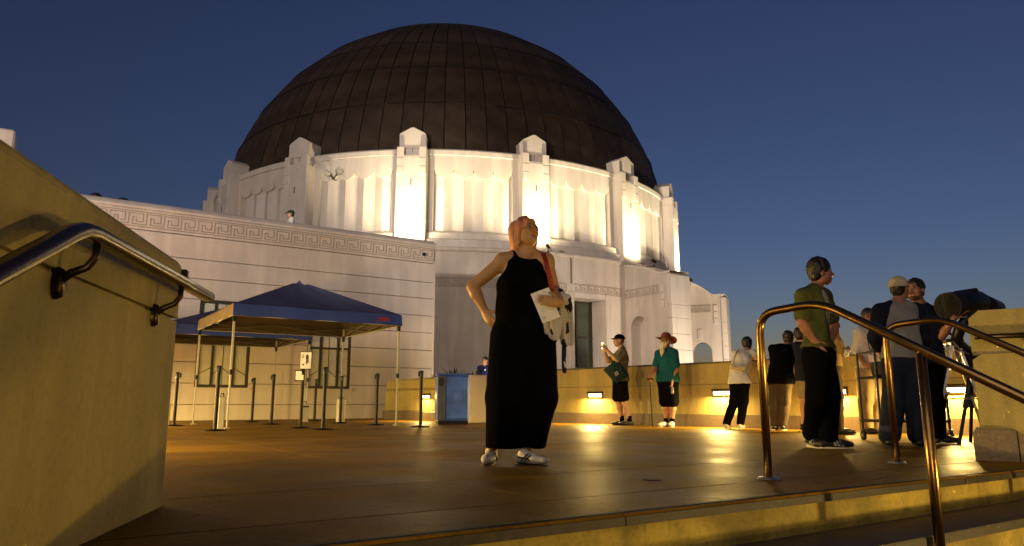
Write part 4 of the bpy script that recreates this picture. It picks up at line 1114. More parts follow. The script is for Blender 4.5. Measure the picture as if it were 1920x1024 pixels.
class SDF:
    """smooth union of tapered capsules and ellipsoids, polygonised with surface nets"""
    def __init__(s): s.p = []
    def cap(s, a, b, ra, rb=None, k=.02, flat=None, sub=False):
        a, b = N3(a), N3(b); rb = ra if rb is None else rb; r = max(ra, rb)
        s.p.append(('cap', (a, b, ra, rb, flat), np.minimum(a, b) - r, np.maximum(a, b) + r, k, sub)); return s
    def ell(s, c, r, ax=None, k=.02, sub=False):
        c = N3(c); r = np.array(r, float); ax = np.eye(3) if ax is None else np.array(ax); m = max(r)
        s.p.append(('ell', (c, r, ax), c - m, c + m, k, sub)); return s
    def cut(s, p, n): s.p.append(('cut', (N3(p), unit(n)), None, None, 0, True)); return s
    def polygon(s, h, extra=None):
        lo = np.min([q[2] for q in s.p if q[2] is not None and not q[5]], axis=0) - 3 * h; hi = np.max([q[3] for q in s.p if q[3] is not None and not q[5]], axis=0) + 3 * h
        n = np.ceil((hi - lo) / h).astype(int) + 1
        ax = [(lo[i] + h * np.arange(n[i])).astype(np.float32) for i in range(3)]
        F = np.full(n, .2, np.float32)
        for kind, pr, a, b, k, sub in s.p:
            if kind == 'cut':
                P0, nn = pr
                D = ((ax[0][:, None, None] - P0[0]) * nn[0] + (ax[1][None, :, None] - P0[1]) * nn[1] + (ax[2][None, None, :] - P0[2]) * nn[2]).astype(np.float32)
                np.maximum(F, D, out=F); continue
            m = k + 2 * h
            i0 = np.clip(np.floor((a - m - lo) / h).astype(int), 0, n); i1 = np.clip(np.ceil((b + m - lo) / h).astype(int) + 1, 0, n)
            if (i1 <= i0).any(): continue
            sl = tuple(slice(i0[i], i1[i]) for i in range(3))
            X, Y, Z = ax[0][sl[0]][:, None, None], ax[1][sl[1]][None, :, None], ax[2][sl[2]][None, None, :]
            if kind == 'cap':
                A, B, ra, rb, flat = pr
                px, py, pz = X - np.float32(A[0]), Y - np.float32(A[1]), Z - np.float32(A[2]); ba = B - A
                if flat is not None:
                    fa, ff = unit(flat[0]), flat[1]; d = px * fa[0] + py * fa[1] + pz * fa[2]; e = (1 / ff - 1) * d
                    bd = ba @ fa
                    px, py, pz = px + e * fa[0], py + e * fa[1], pz + e * fa[2]; ba = ba + fa * (bd * (1 / ff - 1))
                L = max(1e-9, ba @ ba); t = np.clip((px * ba[0] + py * ba[1] + pz * ba[2]) / L, 0, 1)
                D = np.sqrt((px - ba[0] * t) ** 2 + (py - ba[1] * t) ** 2 + (pz - ba[2] * t) ** 2) - (ra + (rb - ra) * t)
            else:
                c, r, axs = pr; dx, dy, dz = X - np.float32(c[0]), Y - np.float32(c[1]), Z - np.float32(c[2])
                q = [(dx * axs[i][0] + dy * axs[i][1] + dz * axs[i][2]) / r[i] for i in range(3)]
                k0 = np.sqrt(q[0] ** 2 + q[1] ** 2 + q[2] ** 2); k1 = np.sqrt((q[0] / r[0]) ** 2 + (q[1] / r[1]) ** 2 + (q[2] / r[2]) ** 2)
                D = k0 * (k0 - 1) / np.maximum(k1, 1e-6)
            D = D.astype(np.float32); G = F[sl]
            if sub:
                hh = np.maximum(k - np.abs(G + D), 0) / max(k, 1e-6); F[sl] = np.maximum(G, -D) + hh * hh * (k * .25)
            else:
                hh = np.maximum(k - np.abs(G - D), 0) / max(k, 1e-6); F[sl] = np.minimum(G, D) - hh * hh * (k * .25)
        return nets(F, lo, h)

def nets(F, lo, h):
    S = F < 0; n = F.shape
    c = [S[i:n[0] - 1 + i, j:n[1] - 1 + j, k:n[2] - 1 + k] for i in (0, 1) for j in (0, 1) for k in (0, 1)]
    sm = sum(x.astype(np.int8) for x in c); act = (sm > 0) & (sm < 8)
    I = np.argwhere(act); idx = np.full(act.shape, -1, np.int32); idx[tuple(I.T)] = np.arange(len(I))
    off = np.array([(i, j, k) for i in (0, 1) for j in (0, 1) for k in (0, 1)])
    V = np.stack([F[tuple((I + o).T)] for o in off], 1)
    acc = np.zeros((len(I), 3)); cnt = np.zeros(len(I))
    for a in range(8):
        for b in range(a + 1, 8):
            if np.abs(off[a] - off[b]).sum() != 1: continue
            m = (V[:, a] < 0) != (V[:, b] < 0); t = np.where(m, V[:, a] / np.where(m, V[:, a] - V[:, b], 1), 0)
            acc += np.where(m[:, None], off[a] + t[:, None] * (off[b] - off[a]), 0); cnt += m
    P = lo + h * (I + acc / np.maximum(cnt, 1)[:, None])
    Q = []
    for ax_ in range(3):
        u, v = (ax_ + 1) % 3, (ax_ + 2) % 3
        s0 = [slice(0, n[i] - 1) for i in range(3)]; s1 = list(s0); s1[ax_] = slice(1, n[ax_])
        s0[u] = s1[u] = slice(1, n[u] - 1); s0[v] = s1[v] = slice(1, n[v] - 1)
        A, B = S[tuple(s0)], S[tuple(s1)]; E = np.argwhere(A != B)
        if not len(E): continue
        fl = A[tuple(E.T)]; E = E.copy(); E[:, u] += 1; E[:, v] += 1
        def cell(du, dv): k = E.copy(); k[:, u] -= du; k[:, v] -= dv; return idx[tuple(k.T)]
        q = np.stack([cell(1, 1), cell(0, 1), cell(0, 0), cell(1, 0)], 1)
        q[~fl] = q[~fl][:, ::-1]; Q.append(q)
    Q = np.concatenate(Q); Q = Q[(Q >= 0).all(1)]
    return P, Q

def fold_noise(P, amp, freq, seed=0, aniso=(1, 1, .6)):
    r = np.random.RandomState(seed + 3); d = np.zeros(len(P)); X = P * np.array(aniso)
    for i in range(7):
        k = r.normal(size=3); k /= np.linalg.norm(k); k2 = r.normal(size=3); f = freq * r.uniform(.6, 1.8)
        d += np.sin(f * (X @ k) + r.uniform(0, 6) + 1.6 * np.sin(.6 * f * (X @ k2) + r.uniform(0, 6)))
    return amp * d / 4
def sdf_mesh(sdf, h, name, mat, parent, fold=None, seed=0, smooth_it=1):
    P, Q = sdf.polygon(h)
    for _ in range(smooth_it):            # light relaxation
        acc = np.zeros_like(P); cnt = np.zeros(len(P))
        for a in range(4):
            np.add.at(acc, Q[:, a], P[Q[:, (a + 1) % 4]]); np.add.at(cnt, Q[:, a], 1)
            np.add.at(acc, Q[:, (a + 1) % 4], P[Q[:, a]]); np.add.at(cnt, Q[:, (a + 1) % 4], 1)
        P = P * .5 + .5 * acc / np.maximum(cnt, 1)[:, None]
    if fold:
        nn = np.cross(P[Q[:, 2]] - P[Q[:, 0]], P[Q[:, 3]] - P[Q[:, 1]]); vn = np.zeros_like(P)
        for a in range(4): np.add.at(vn, Q[:, a], nn)
        vn /= np.maximum(np.linalg.norm(vn, axis=1), 1e-12)[:, None]
        P = P + vn * fold_noise(P, fold[0], fold[1], seed, fold[2] if len(fold) > 2 else (1, 1, .6))[:, None]
    if parent is not None and parent.name in MX:
        Mi = np.array(MX[parent.name].inverted()); P = P @ Mi[:3, :3].T + Mi[:3, 3]
    me = bpy.data.meshes.new(name); me.vertices.add(len(P)); me.vertices.foreach_set('co', P.astype(np.float32).ravel())
    me.loops.add(len(Q) * 4); me.loops.foreach_set('vertex_index', Q.astype(np.int32).ravel())
    me.polygons.add(len(Q)); me.polygons.foreach_set('loop_start', np.arange(0, len(Q) * 4, 4, dtype=np.int32)); me.polygons.foreach_set('loop_total', np.full(len(Q), 4, np.int32))
    me.polygons.foreach_set('use_smooth', np.ones(len(Q), bool)); me.update(calc_edges=True); me.validate()
    me.materials.append(MAT[mat]); o = bpy.data.objects.new(name, me); COL.objects.link(o)
    if parent is not None:
        o.parent = parent
        if parent.name in MX: MX[o.name] = MX[parent.name]
    return o

def frame_of(az, pitch=0., roll=0.):
    """left, front, up axes; az 0 faces the camera, positive turns towards picture right"""
    a, p, r = R_(az), R_(pitch), R_(roll)
    f = np.array([math.sin(a) * math.cos(p), -math.cos(a) * math.cos(p), math.sin(p)]); l = np.array([math.cos(a), math.sin(a), 0.]); u = np.cross(f, l) * -1.
    u = np.cross(l, f) * -1.; u = u if u[2] > 0 else -u
    l2 = l * math.cos(r) + u * math.sin(r); u2 = u * math.cos(r) - l * math.sin(r)
    return l2, f, u2
def stand(x, y, h, az, lean=(0, 0), girth=1., sh_w=.20):
    """default standing joints; lean shifts the upper body (left, front)"""
    l, f, u = frame_of(az); b = np.array([x, y, 0.])
    def q(L, F_, Z): return b + l * (L * h / 1.75) + f * (F_ * h / 1.75) + np.array([0, 0, Z * h])
    J = {}
    for s_, sg_ in (('L', 1), ('R', -1)):
        J['an' + s_] = q(.10 * sg_, -.02, .045); J['to' + s_] = q(.13 * sg_, .17, .012); J['kn' + s_] = q(.10 * sg_, .02, .285); J['hi' + s_] = q(.078 * sg_, 0, .52)
        J['sh' + s_] = q(sh_w * .90 * sg_, -.01, .815); J['el' + s_] = q((sh_w + .055) * sg_, -.04, .635); J['wr' + s_] = q((sh_w + .05) * sg_, .05, .49)
        J['hd' + s_] = unit(l * -.05 * sg_ + f * .2 + u * -1)
        J['pn' + s_] = l * -sg_
    J['pelvis'] = q(0, 0, .545); J['waist'] = q(0, .005, .62); J['chest'] = q(0, .0, .745); J['neck'] = q(0, -.015, .835); J['head'] = q(0, .02, .935)
    for k in ('waist', 'chest', 'neck', 'head', 'shL', 'shR', 'elL', 'elR', 'wrL', 'wrR'):
        w = {'waist': .35, 'chest': .7}.get(k, 1.); J[k] = J[k] + l * lean[0] * w + f * lean[1] * w
    J.update(az=az, haz=az, hpitch=0., hroll=0., h=h, girth=girth, hs=h / 1.75, curl=.5)
    return J
def px(J, Y, **kw):
    """put joints on picture positions: name=(px, py, dY)"""
    for k, v in kw.items(): J[k] = N3(at(v[0], v[1], Y + v[2]))
    return J

def add_hand(S, w, d, n, sg_, size=1., curl=.5, r=.0085, thumb=True):
    d = unit(d); n = unit(n - d * np.dot(n, d)); c = np.cross(n, d) * sg_           # c points to the thumb side
    S.cap(w, w + d * .03 * size, .026 * size, .03 * size, .02, (n, .72))
    S.cap(w + d * .03 * size - c * .006, w + d * .078 * size - c * .004, .036 * size, .038 * size, .02, (n, .42))
    for i, (o, L) in enumerate(((.029, .072), (.0095, .08), (-.010, .075), (-.028, .058))):
        p = w + d * .085 * size + c * o * size; a = curl * (.35 + .1 * i); dir_ = d
        for j, (fr, rr) in enumerate(((.45, 1.), (.32, .92), (.25, .8))):
            dir_ = unit(d * math.cos(a) + n * math.sin(a)); e = p + dir_ * L * fr * size
            S.cap(p, e, r * rr * size, r * (rr - .08) * size, .006); p = e; a += curl * .8
    if thumb:
        p = w + d * .028 * size + c * .03 * size; e = p + unit(c * .75 + d * .75 + n * .25) * .036 * size; S.cap(p, e, .0115 * size, .010 * size, .012)
        S.cap(e, e + unit(d * .9 + c * .35 + n * .35) * .032 * size, .0098 * size, .008 * size, .006)

def head_prims(S, c, fr, s, female=False, full=0.):
    l, f, u = fr; A = np.array([l, f, u])
    def q(L, F_, U): return c + (l * L + f * F_ + u * U) * s
    S.ell(q(0, -.014, .026), np.array([.076, .094, .088]) * s, A, .02)
    S.ell(q(0, .028, -.032), np.array([.060 + .006 * full, .064, .083]) * s, A, .03)
    S.ell(q(0, .058, -.094), np.array([.030 + .006 * full, .030, .024]) * s, A, .03)
    for g in (-1, 1):
        S.ell(q(.044 * g, .015, -.068), np.array([.022 + .006 * full, .042, .032]) * s, A, .03)
        S.ell(q(.041 * g, .060, -.030), np.array([.025, .026, .024]) * s, A, .025)
        S.ell(q(.031 * g, .101, .004), np.array([.019, .017, .0115]) * s, A, .014, True)
        S.ell(q(.077 * g, -.006, -.014), np.array([.011, .021, .031]) * s, A, .008)
        S.cap(q(.012 * g, .080, .024), q(.045 * g, .070, .022), .011 * s, .008 * s, .014)
    S.cap(q(0, .086, .012), q(0, .112, -.029), .009 * s, .0135 * s, .010); S.cap(q(-.013, .098, -.034), q(.013, .098, -.034), .0095 * s, None, .007)
    S.cap(q(-.018, .084, -.060), q(.018, .084, -.060), .0085 * s, None, .008); S.cap(q(-.015, .083, -.072), q(.015, .083, -.072), .009 * s, None, .007)

def face_parts(root, c, fr, s, brow='hair_dark', lips='lip', mouth=True):
    l, f, u = fr
    def q(L, F_, U): return Vector(c + (l * L + f * F_ + u * U) * s)
    for g in (-1, 1):
        e = SDF(); ctr = N3(q(.031 * g, .0835, .005)); e.ell(ctr, np.array([.0125, .0095, .0066]) * s, np.array([l, f, u]), .001); 
        eo = sdf_mesh(e, .0022, 'eye', 'eye_white', root, smooth_it=0)
        MB().ball((0, 0, 0), (.0058 * s, .0058 * s, .0058 * s), 10, 6)
        i = MB().ball(tuple(q(.031 * g + .001, .0905, .0062)), .0056 * s, 10, 6).build('iris', 'iris', eo, smooth=True)
        MB().tube([q(.013 * g, .0945, .0225), q(.028 * g, .0915, .0285), q(.046 * g, .0785, .0225)], [.0035 * s, .0042 * s, .002 * s], 6).build('eyebrow', brow, root, smooth=True)
        MB().tube([q(.017 * g, .0925, .009), q(.031 * g, .0945, .0135), q(.045 * g, .084, .008)], [.0012 * s, .0022 * s, .0014 * s], 5).build('eyelid', 'iris', root, smooth=True)
    if mouth:
        m = SDF(); m.cap(q(-.019, .0885, -.061), q(.019, .0885, -.061), .0062 * s, None, .004); m.cap(q(-.015, .0890, -.0725), q(.015, .0890, -.0725), .0072 * s, None, .004)
        sdf_mesh(m, .003, 'mouth', lips, root)
        MB().tube([q(-.023, .0895, -.0655), q(0, .0945, -.0665), q(.023, .0895, -.0655)], .0016 * s, 5).build('lip_line', 'iris', root)

def body_sdf(J):
    S = SDF(); g = J['girth']; l, f, u = frame_of(J['az']); s = J['h'] / 1.75; hs = J['hs']
    fl = (f, .68)
    S.cap(J['hiL'], J['hiR'], .088 * g * s, None, .05, (f, .95)); S.cap(J['pelvis'], J['waist'], .145 * g * s, .132 * g * s, .06, fl); S.cap(J['waist'], J['chest'], .132 * g * s, .152 * g * s, .06, fl)
    S.cap(J['chest'], J['chest'] * .45 + J['neck'] * .55, .15 * g * s, .10 * s, .05, fl); S.cap(J['shL'], J['shR'], .058 * s, None, .05)
    hf = frame_of(J['haz'], J['hpitch'], J['hroll']); nb = J['head'] - hf[2] * .075 * hs - hf[1] * .018 * hs
    S.cap(J['neck'] - np.array([0, 0, .02]), nb, .057 * s * (g ** .4), .052 * s, .03)
    for k in 'LR':
        sg_ = 1 if k == 'L' else -1
        S.cap(J['neck'] * .8 + nb * .2, J['sh' + k], .038 * s, .050 * s, .04)
        a = g ** .6
        S.cap(J['sh' + k], J['el' + k], .054 * s * a, .041 * s * a, .03); 
        m = J['el' + k] * .7 + J['wr' + k] * .3
        S.cap(J['el' + k], m, .040 * s * a, .042 * s * a, .02); S.cap(m, J['wr' + k], .042 * s * a, .027 * s, .02)
        add_hand(S, J['wr' + k], J['hd' + k], J['pn' + k], sg_, s * .98, J.get('curl' + k, J['curl']))
        S.cap(J['hi' + k], J['kn' + k], .080 * g * s, .054 * s * a, .05); cm = J['kn' + k] * .68 + J['an' + k] * .32 - f * .012
        S.cap(J['kn' + k], cm, .052 * s * a, .054 * s * a, .03); S.cap(cm, J['an' + k], .054 * s * a, .035 * s, .03)
        S.cap(J['an' + k] - np.array([0, 0, .02]), J['to' + k] + np.array([0, 0, .02]), .034 * s, .026 * s, .03)
    head_prims(S, J['head'], hf, hs, full=J.get('full', 0.))
    return S, hf
def torso_wear(J, ease, hem, sleeve=.55, neck_r=.068, loose=1.):
    """shirt: hem = height z of the lower edge; sleeve = fraction of the upper arm covered (over 1 reaches down the forearm)"""
    S = SDF(); g = J['girth']; l, f, u = frame_of(J['az']); s = J['h'] / 1.75; fl = (f, .70)
    low = J['pelvis'] + (J['pelvis'] - J['waist']) * .8
    S.cap(low, J['waist'], (.150 * g * loose + ease) * s, (.140 * g * loose + ease) * s, .06, fl); S.cap(J['waist'], J['chest'], (.138 * g * loose + ease) * s, (.154 * g + ease) * s, .06, fl)
    hp = (J['waist'] - J['pelvis']) * .35; S.cap(J['hiL'] + hp, J['hiR'] + hp, (.094 * g * loose ** .5 + ease + .008) * s, None, .05, (f, .98)); S.cap(J['hiL'] - hp * .8, J['hiR'] - hp * .8, (.094 * g * loose ** .5 + ease + .010) * s, None, .05, (f, .98))
    S.cap(J['chest'], J['chest'] * .45 + J['neck'] * .55, (.152 * g + ease) * s, (.10 + ease) * s, .05, fl); S.cap(J['shL'], J['shR'], (.058 + ease * .6) * s, None, .05)
    hf = frame_of(J['haz'], J['hpitch'], J['hroll']); nb = J['head'] - hf[2] * .075 * J['hs'] - hf[1] * .018 * J['hs']
    for k in 'LR':
        a = g ** .6
        S.cap(J['neck'] * .8 + nb * .2, J['sh' + k], (.038 + ease * .5) * s, (.050 + ease) * s, .04)
        if sleeve <= 1: S.cap(J['sh' + k], J['sh' + k] + (J['el' + k] - J['sh' + k]) * sleeve, (.055 * a + ease) * s, (.047 * a + ease * 1.25) * s, .03)
        else:
            S.cap(J['sh' + k], J['el' + k], (.056 * a + ease) * s, (.046 * a + ease) * s, .03); S.cap(J['el' + k], J['el' + k] + (J['wr' + k] - J['el' + k]) * (sleeve - 1), (.046 * a + ease) * s, (.036 * a + ease) * s, .02)
    S.cap(J['neck'] + (nb - J['neck']) * .35, nb + (nb - J['neck']) * .6, neck_r * s, neck_r * 1.25 * s, .012, None, True)
    if hem is not None: S.cut((0, 0, hem), (0, 0, -1))
    return S
def leg_wear(J, ease, top, cuff, wide=1., low_r=.05):
    """trousers or shorts: from height top down to the fraction cuff of the leg (0 hip, 1 knee, 2 ankle)"""
    S = SDF(); g = J['girth']; l, f, u = frame_of(J['az']); s = J['h'] / 1.75
    S.cap(J['hiL'], J['hiR'], (.090 * g + ease) * s, None, .05, (f, .97)); S.cap(J['pelvis'], J['waist'], (.147 * g + ease) * s, (.138 * g + ease) * s, .05, (f, .70))
    for k in 'LR':
        if cuff <= 1:
            e = J['hi' + k] + (J['kn' + k] - J['hi' + k]) * cuff; S.cap(J['hi' + k], e, (.084 * g + ease) * s, (.078 * g * wide + ease) * s, .04)
        else:
            S.cap(J['hi' + k], J['kn' + k], (.084 * g + ease) * s, (.064 * wide * g ** .5 + ease) * s, .04)
            e = J['kn' + k] + (J['an' + k] - J['kn' + k]) * (cuff - 1); S.cap(J['kn' + k], e, (.064 * wide * g ** .5 + ease) * s, (low_r * wide + ease) * s, .03); cm = J['kn' + k] * .68 + J['an' + k] * .32 - f * .012; S.cap(cm, cm * .5 + e * .5, (.058 * g ** .6 + ease) * s, (.050 + ease) * s, .03)
    S.cut((0, 0, top), (0, 0, 1)); return S
def shoe(root, J, k, upper, sole, s=1., stripes=None, toe_cap=None):
    a, t = J['an' + k], J['to' + k]; d = t - a; d[2] = 0; d = unit(d); side = np.array([-d[1], d[0], 0.])
    up = t[2] - a[2] * .27                                             # heel lift when the foot is tilted
    S = SDF(); heel = a - d * .045 * s; heel = np.array([heel[0], heel[1], a[2] - .035 * s]); toe = a + d * .165 * s; toe = np.array([toe[0], toe[1], t[2] + .018 * s])
    ball = heel * .35 + toe * .65
    S.cap(heel, ball, .038 * s, .046 * s, .02, (np.array([0, 0, 1.]), .85)); S.cap(ball, toe, .046 * s, .034 * s, .02, (np.array([0, 0, 1.]), .75))
    S.cap(a + np.array([0, 0, .005]), heel * .55 + ball * .45 + np.array([0, 0, .022 * s]), .043 * s, .036 * s, .03)
    nz = unit(np.cross(toe - heel, side)); nz = nz if nz[2] > 0 else -nz
    S.cut(heel - nz * .026 * s, -nz)
    o = sdf_mesh(S, .006, 'shoe', upper, root)
    m = MB(); ring = []
    for q in range(20):
        an = 2 * math.pi * q / 20; ca, sa = math.cos(an), math.sin(an); w = (.042 + .008 * ca) * s
        ring.append(Vector((heel + toe) / 2 - nz * .030 * s + (toe - heel) * .5 * ca * 1.26 + side * w * math.copysign(abs(sa) ** .8, sa)))
    m.extrude([p - Vector(nz) * .022 * s for p in ring], Vector(nz) * .024 * s); m.build('sole', sole, o)
    if stripes:
        for sg_ in (-1, 1):
            for q in range(3):
                b = heel + (toe - heel) * (.40 + q * .13) ; c = b + side * sg_ * .047 * s
                MB().extrude([Vector(c - nz * .018 * s), Vector(c - nz * .018 * s + d * .016 * s), Vector(c + nz * .026 * s - d * .004 * s - side * sg_ * .010 * s), Vector(c + nz * .026 * s - d * .020 * s - side * sg_ * .010 * s)], Vector(side * sg_ * .004)).build('stripe', stripes, o)
    return o
def hair_cap(root, J, mat, back=.0, top=.0, face_cut=(.075, -.03), low=-.045, vol=.012, wave=(.0052, 75.), ears=True):
    hf = frame_of(J['haz'], J['hpitch'], J['hroll']); l, f, u = hf; s = J['hs']; c = J['head']; A = np.array([l, f, u])
    def q(L, F_, U): return c + (l * L + f * F_ + u * U) * s
    S = SDF(); S.ell(q(0, -.016, .030 + top), np.array([.078 + vol, .096 + vol, .088 + vol + top]) * s, A, .02)
    S.ell(q(0, -.050, -.03), np.array([.062 + vol, .045 + vol, .06]) * s, A, .02)
    S.ell(q(0, .085, -.045), np.array([.070, .062, .098]) * s, A, .012, True)
    for g in (-1, 1): S.ell(q(.085 * g, .012, -.06), np.array([.03, .05, .06]) * s, A, .01, True)
    S.cut(q(0, 0, low - .05), -u)
    return sdf_mesh(S, .0065, 'hair', mat, root, fold=(wave[0], wave[1], (1, 1, 1)))
def person(label, J, skin='skin', Hb=.009, **kw):
    b = (J['anL'] + J['anR']) / 2
    t = thing('person', label, 'person', (b[0], b[1], 0), 0, kw.get('group'))
    S, hf = body_sdf(J); sdf_mesh(S, Hb, 'body', skin, t)
    return t, hf
# ---- the woman in the middle
def woman():
    Y = 5.2; J = stand(.02, Y, 1.70, 8, girth=1.12, sh_w=.19)
    px(J, Y, head=(987, 434, 0), neck=(986, 474, .02), shR=(944, 490, .02), shL=(1023, 490, .02), elR=(886, 538, .04), wrR=(909, 583, .02), elL=(1039, 545, .03), wrL=(1050, 567, -.26),
       chest=(982, 527, 0), waist=(978, 580, 0), pelvis=(980, 622, 0), hiR=(956, 640, 0), hiL=(1004, 640, 0), knR=(944, 745, 0), knL=(1003, 745, -.03), anR=(921, 853, .04), anL=(984, 856, -.04))
    J['haz'] = 34; J['hpitch'] = 7; J['hroll'] = -3; J['hs'] = .94; J['full'] = 1.
    J['anR'][2] = .075; J['anL'][2] = .075
    J['toR'] = J['anR'] + np.array([-.03, -.16, -.06]); J['toL'] = J['anL'] + np.array([.13, -.10, -.06])
    J['hdR'] = unit(N3(at(926, 612, Y - .03)) - J['wrR']); J['pnR'] = unit((.5, .85, .1)); J['curlR'] = .3
    J['hdL'] = unit(N3(at(1022, 563, Y - .285)) - J['wrL']); J['pnL'] = unit((.1, .95, -.1)); J['curlL'] = .3
    t, hf = person('woman in a long black sleeveless outfit with a pink bob, looking up, paper in hand', J, 'skin_woman', .0044)
    l, f, u = frame_of(J['az']); s = J['h'] / 1.75; g = J['girth']
    # top: sleeveless, shallow neckline
    S = SDF(); fl = (f, .74)
    S.cap(J['pelvis'], J['waist'], .19, .178, .06, fl); S.cap(J['waist'], J['chest'] - np.array([0, 0, .03]), .178, .200, .06, fl)
    for sg_ in (-1, 1): S.ell(J['chest'] + l * .085 * sg_ + f * .085 + np.array([0, 0, -.03]), (.105, .085, .095), np.array([l, f, u]), .05)
    S.cap(J['chest'], J['neck'] * .7 + J['chest'] * .3, .185, .11, .05, fl)
    for k in 'LR':
        e = J['neck'] * .42 + J['sh' + k] * .58
        S.cap(J['chest'] + (l if k == 'L' else -l) * .10, e + np.array([0, 0, .012]), .07, .042, .04, (f, .9))
    for k, sg_ in (('L', 1), ('R', -1)):
        S.ell(J['sh' + k] + l * .035 * sg_ - np.array([0, 0, .055]), (.062, .14, .125), np.array([l, f, u]), .02, True)
    nb = J['head'] - hf[2] * .07 - hf[1] * .02
    S.cap(J['neck'] - np.array([0, 0, .015]) + f * .035, J['neck'] + np.array([0, 0, .1]) + f * .02, .074, .10, .02, None, True)
    sdf_mesh(S, .006, 'top', 'black_cloth', t, fold=(.003, 28.))
    # very wide trousers
    S = SDF()
    S.cap(J['pelvis'], J['waist'], .195, .182, .05, fl)
    for k, xk, xe, bz_ in (('R', 947, 939, .135), ('L', 1008, 995, .115)):
        e = N3(at(xe, 850, Y)); e[2] = bz_; kn = N3(at(xk, 745, Y))
        S.cap(J['hi' + k] + np.array([0, 0, .02]), kn, .145, .146, .04, (f, .9)); S.cap(kn, e, .144, .110, .02, (f, .95))
    S.cut((0, 0, .105), (0, 0, -1)); S.cut((0, 0, J['waist'][2] + .02), (0, 0, 1))
    sdf_mesh(S, .008, 'trousers', 'black_cloth', t, fold=(.016, 15., (1, 1, .12)), smooth_it=2)
    for k in 'LR':
        o = shoe(t, J, k, 'shoe_white', 'shoe_black', 1.0)
        a, to = J['an' + k], J['to' + k]; d = to - a; d[2] = 0; d = unit(d); sd_ = np.array([-d[1], d[0], 0.])
        # crossing dark side stripes
        for sg_ in (-1, 1):
            b = a + sd_ * sg_ * .047 + np.array([0, 0, -.030]); m = MB()
            for (p, q) in (((.0, -.02), (.06, .03)), ((.03, -.022), (.085, .022)), ((.075, -.022), (.03, .028)), ((-.03, .006), (.05, -.006))):
                m.tube([Vector(b + d * p[0] + np.array([0, 0, p[1]])), Vector(b + d * (p[0] + q[0]) / 2 + np.array([0, 0, (p[1] + q[1]) / 2]) + sd_ * sg_ * .002), Vector(b + d * q[0] + np.array([0, 0, q[1]]) - sd_ * sg_ * .006)], .0042, 5)
            m.build('side_stripe', 'shoe_black', o)
    face_parts(t, J['head'], hf, J['hs'], 'beard_brown', 'lip')
    # hair: chin-length bob
    l2, f2, u2 = hf; s = J['hs']; c = J['head']; A = np.array([l2, f2, u2])
    q = lambda L, F_, U: c + (l2 * L + f2 * F_ + u2 * U) * s
    S = SDF(); S.ell(q(0, -.022, .030), np.array([.094, .110, .098]) * s, A, .02)
    dn = np.array([0, 0, -1.])
    for g_ in (-1, 1):
        p = q(.074 * g_, .012, .02); S.cap(p, p + dn * .105 + f2 * .004, .034, .020, .02, (l2, .6))     # strand in front of the ear
        p = q(.078 * g_, -.035, .02); S.cap(p, p + dn * .125, .048, .036, .03, (l2, .8))
        p = q(.052 * g_, -.072, .02); S.cap(p, p + dn * .145, .056, .040, .03)
    p = q(0, -.088, .02); S.cap(p, p + dn * .150, .056, .042, .03)
    S.ell(q(0, .100, -.022), np.array([.067, .078, .108]) * s, A, .008, True)
    S.ell(q(0, .060, -.125), np.array([.064, .085, .06]) * s, A, .01, True)
    sdf_mesh(S, .0042, 'hair', 'hair_pink', t, fold=(.0075, 58., (1, 1, .10)))
    m = MB(); 
    for g_ in (-1, 1):
        ring = [Vector(q(.033 * g_ + .022 * math.cos(a), .102 - .004 * abs(g_ * .033 + .022 * math.cos(a)) * 30 * .2, .002 + .019 * math.sin(a))) for a in [2 * math.pi * k / 18 for k in range(19)]]
        m.tube(ring, .0011, 5); m.tube([Vector(q(.055 * g_, .098, .008)), Vector(q(.080 * g_, .055, .006)), Vector(q(.083 * g_, .0, .004))], .0011, 5)
    m.tube([Vector(q(-.011, .104, .006)), Vector(q(0, .109, .009)), Vector(q(.011, .104, .006))], .0011, 5); m.build('glasses', 'gold', t)
    for g_ in (-1,): MB().ball(tuple(q(-.086, -.004, -.062)), .0065, 8, 6).ball(tuple(q(-.088, -.006, -.077)), .0045, 8, 6).build('earring', 'gold', t)
    # patterned bag strap over her left shoulder
    pts = [N3(at(1013, 477, Y + .06)), N3(at(1017, 473, Y - .01)), N3(at(1021, 480, Y - .085)), N3(at(1026, 500, Y - .15)), N3(at(1031, 520, Y - .15)), N3(at(1036, 545, Y - .11))]
    rows = [];
    for i, p in enumerate(pts): rows.append([Vector(p + l * w) for w in (-.018, 0, .018)])
    st = thing('bag_strap', 'red patterned bag strap over the left shoulder of the woman in black', 'strap', tuple(pts[0]))
    m = MB().grid(rows); m.add([v for r in rows for v in [x + Vector((0, .006, 0)) for x in r]], [tuple(reversed((i * 3 + j, i * 3 + j + 1, i * 3 + j + 4, i * 3 + j + 3))) for i in range(len(pts) - 1) for j in range(2)])
    m.build('webbing', 'strap_red', st, smooth=True)
    # sheet of paper
    pc = [at(994.7, 551.4, Y - .27), at(1029, 538.7, Y - .245), at(1050.6, 594.6, Y - .225), at(1017.6, 606.5, Y - .25)]
    pp = thing('paper_sheet', 'white printed sheet held by the woman in black', 'paper', tuple(pc[3]))
    n = (pc[1] - pc[0]).cross(pc[3] - pc[0]).normalized(); n = n if n.y > 0 else -n
    R = 7; G = [[pc[0] + (pc[1] - pc[0]) * (i / R) + (pc[3] - pc[0]) * (j / R) + (pc[2] - pc[1] - pc[3] + pc[0]) * (i * j / R / R) - n * .006 * math.sin(math.pi * i / R) for i in range(R + 1)] for j in range(R + 1)]
    MB().grid(G).build('sheet', 'paper', pp, smooth=True)
    MB().grid([[p + n * .0016 for p in r] for r in G][::-1]).build('sheet_back', 'paper', pp, smooth=True)
    m = MB()
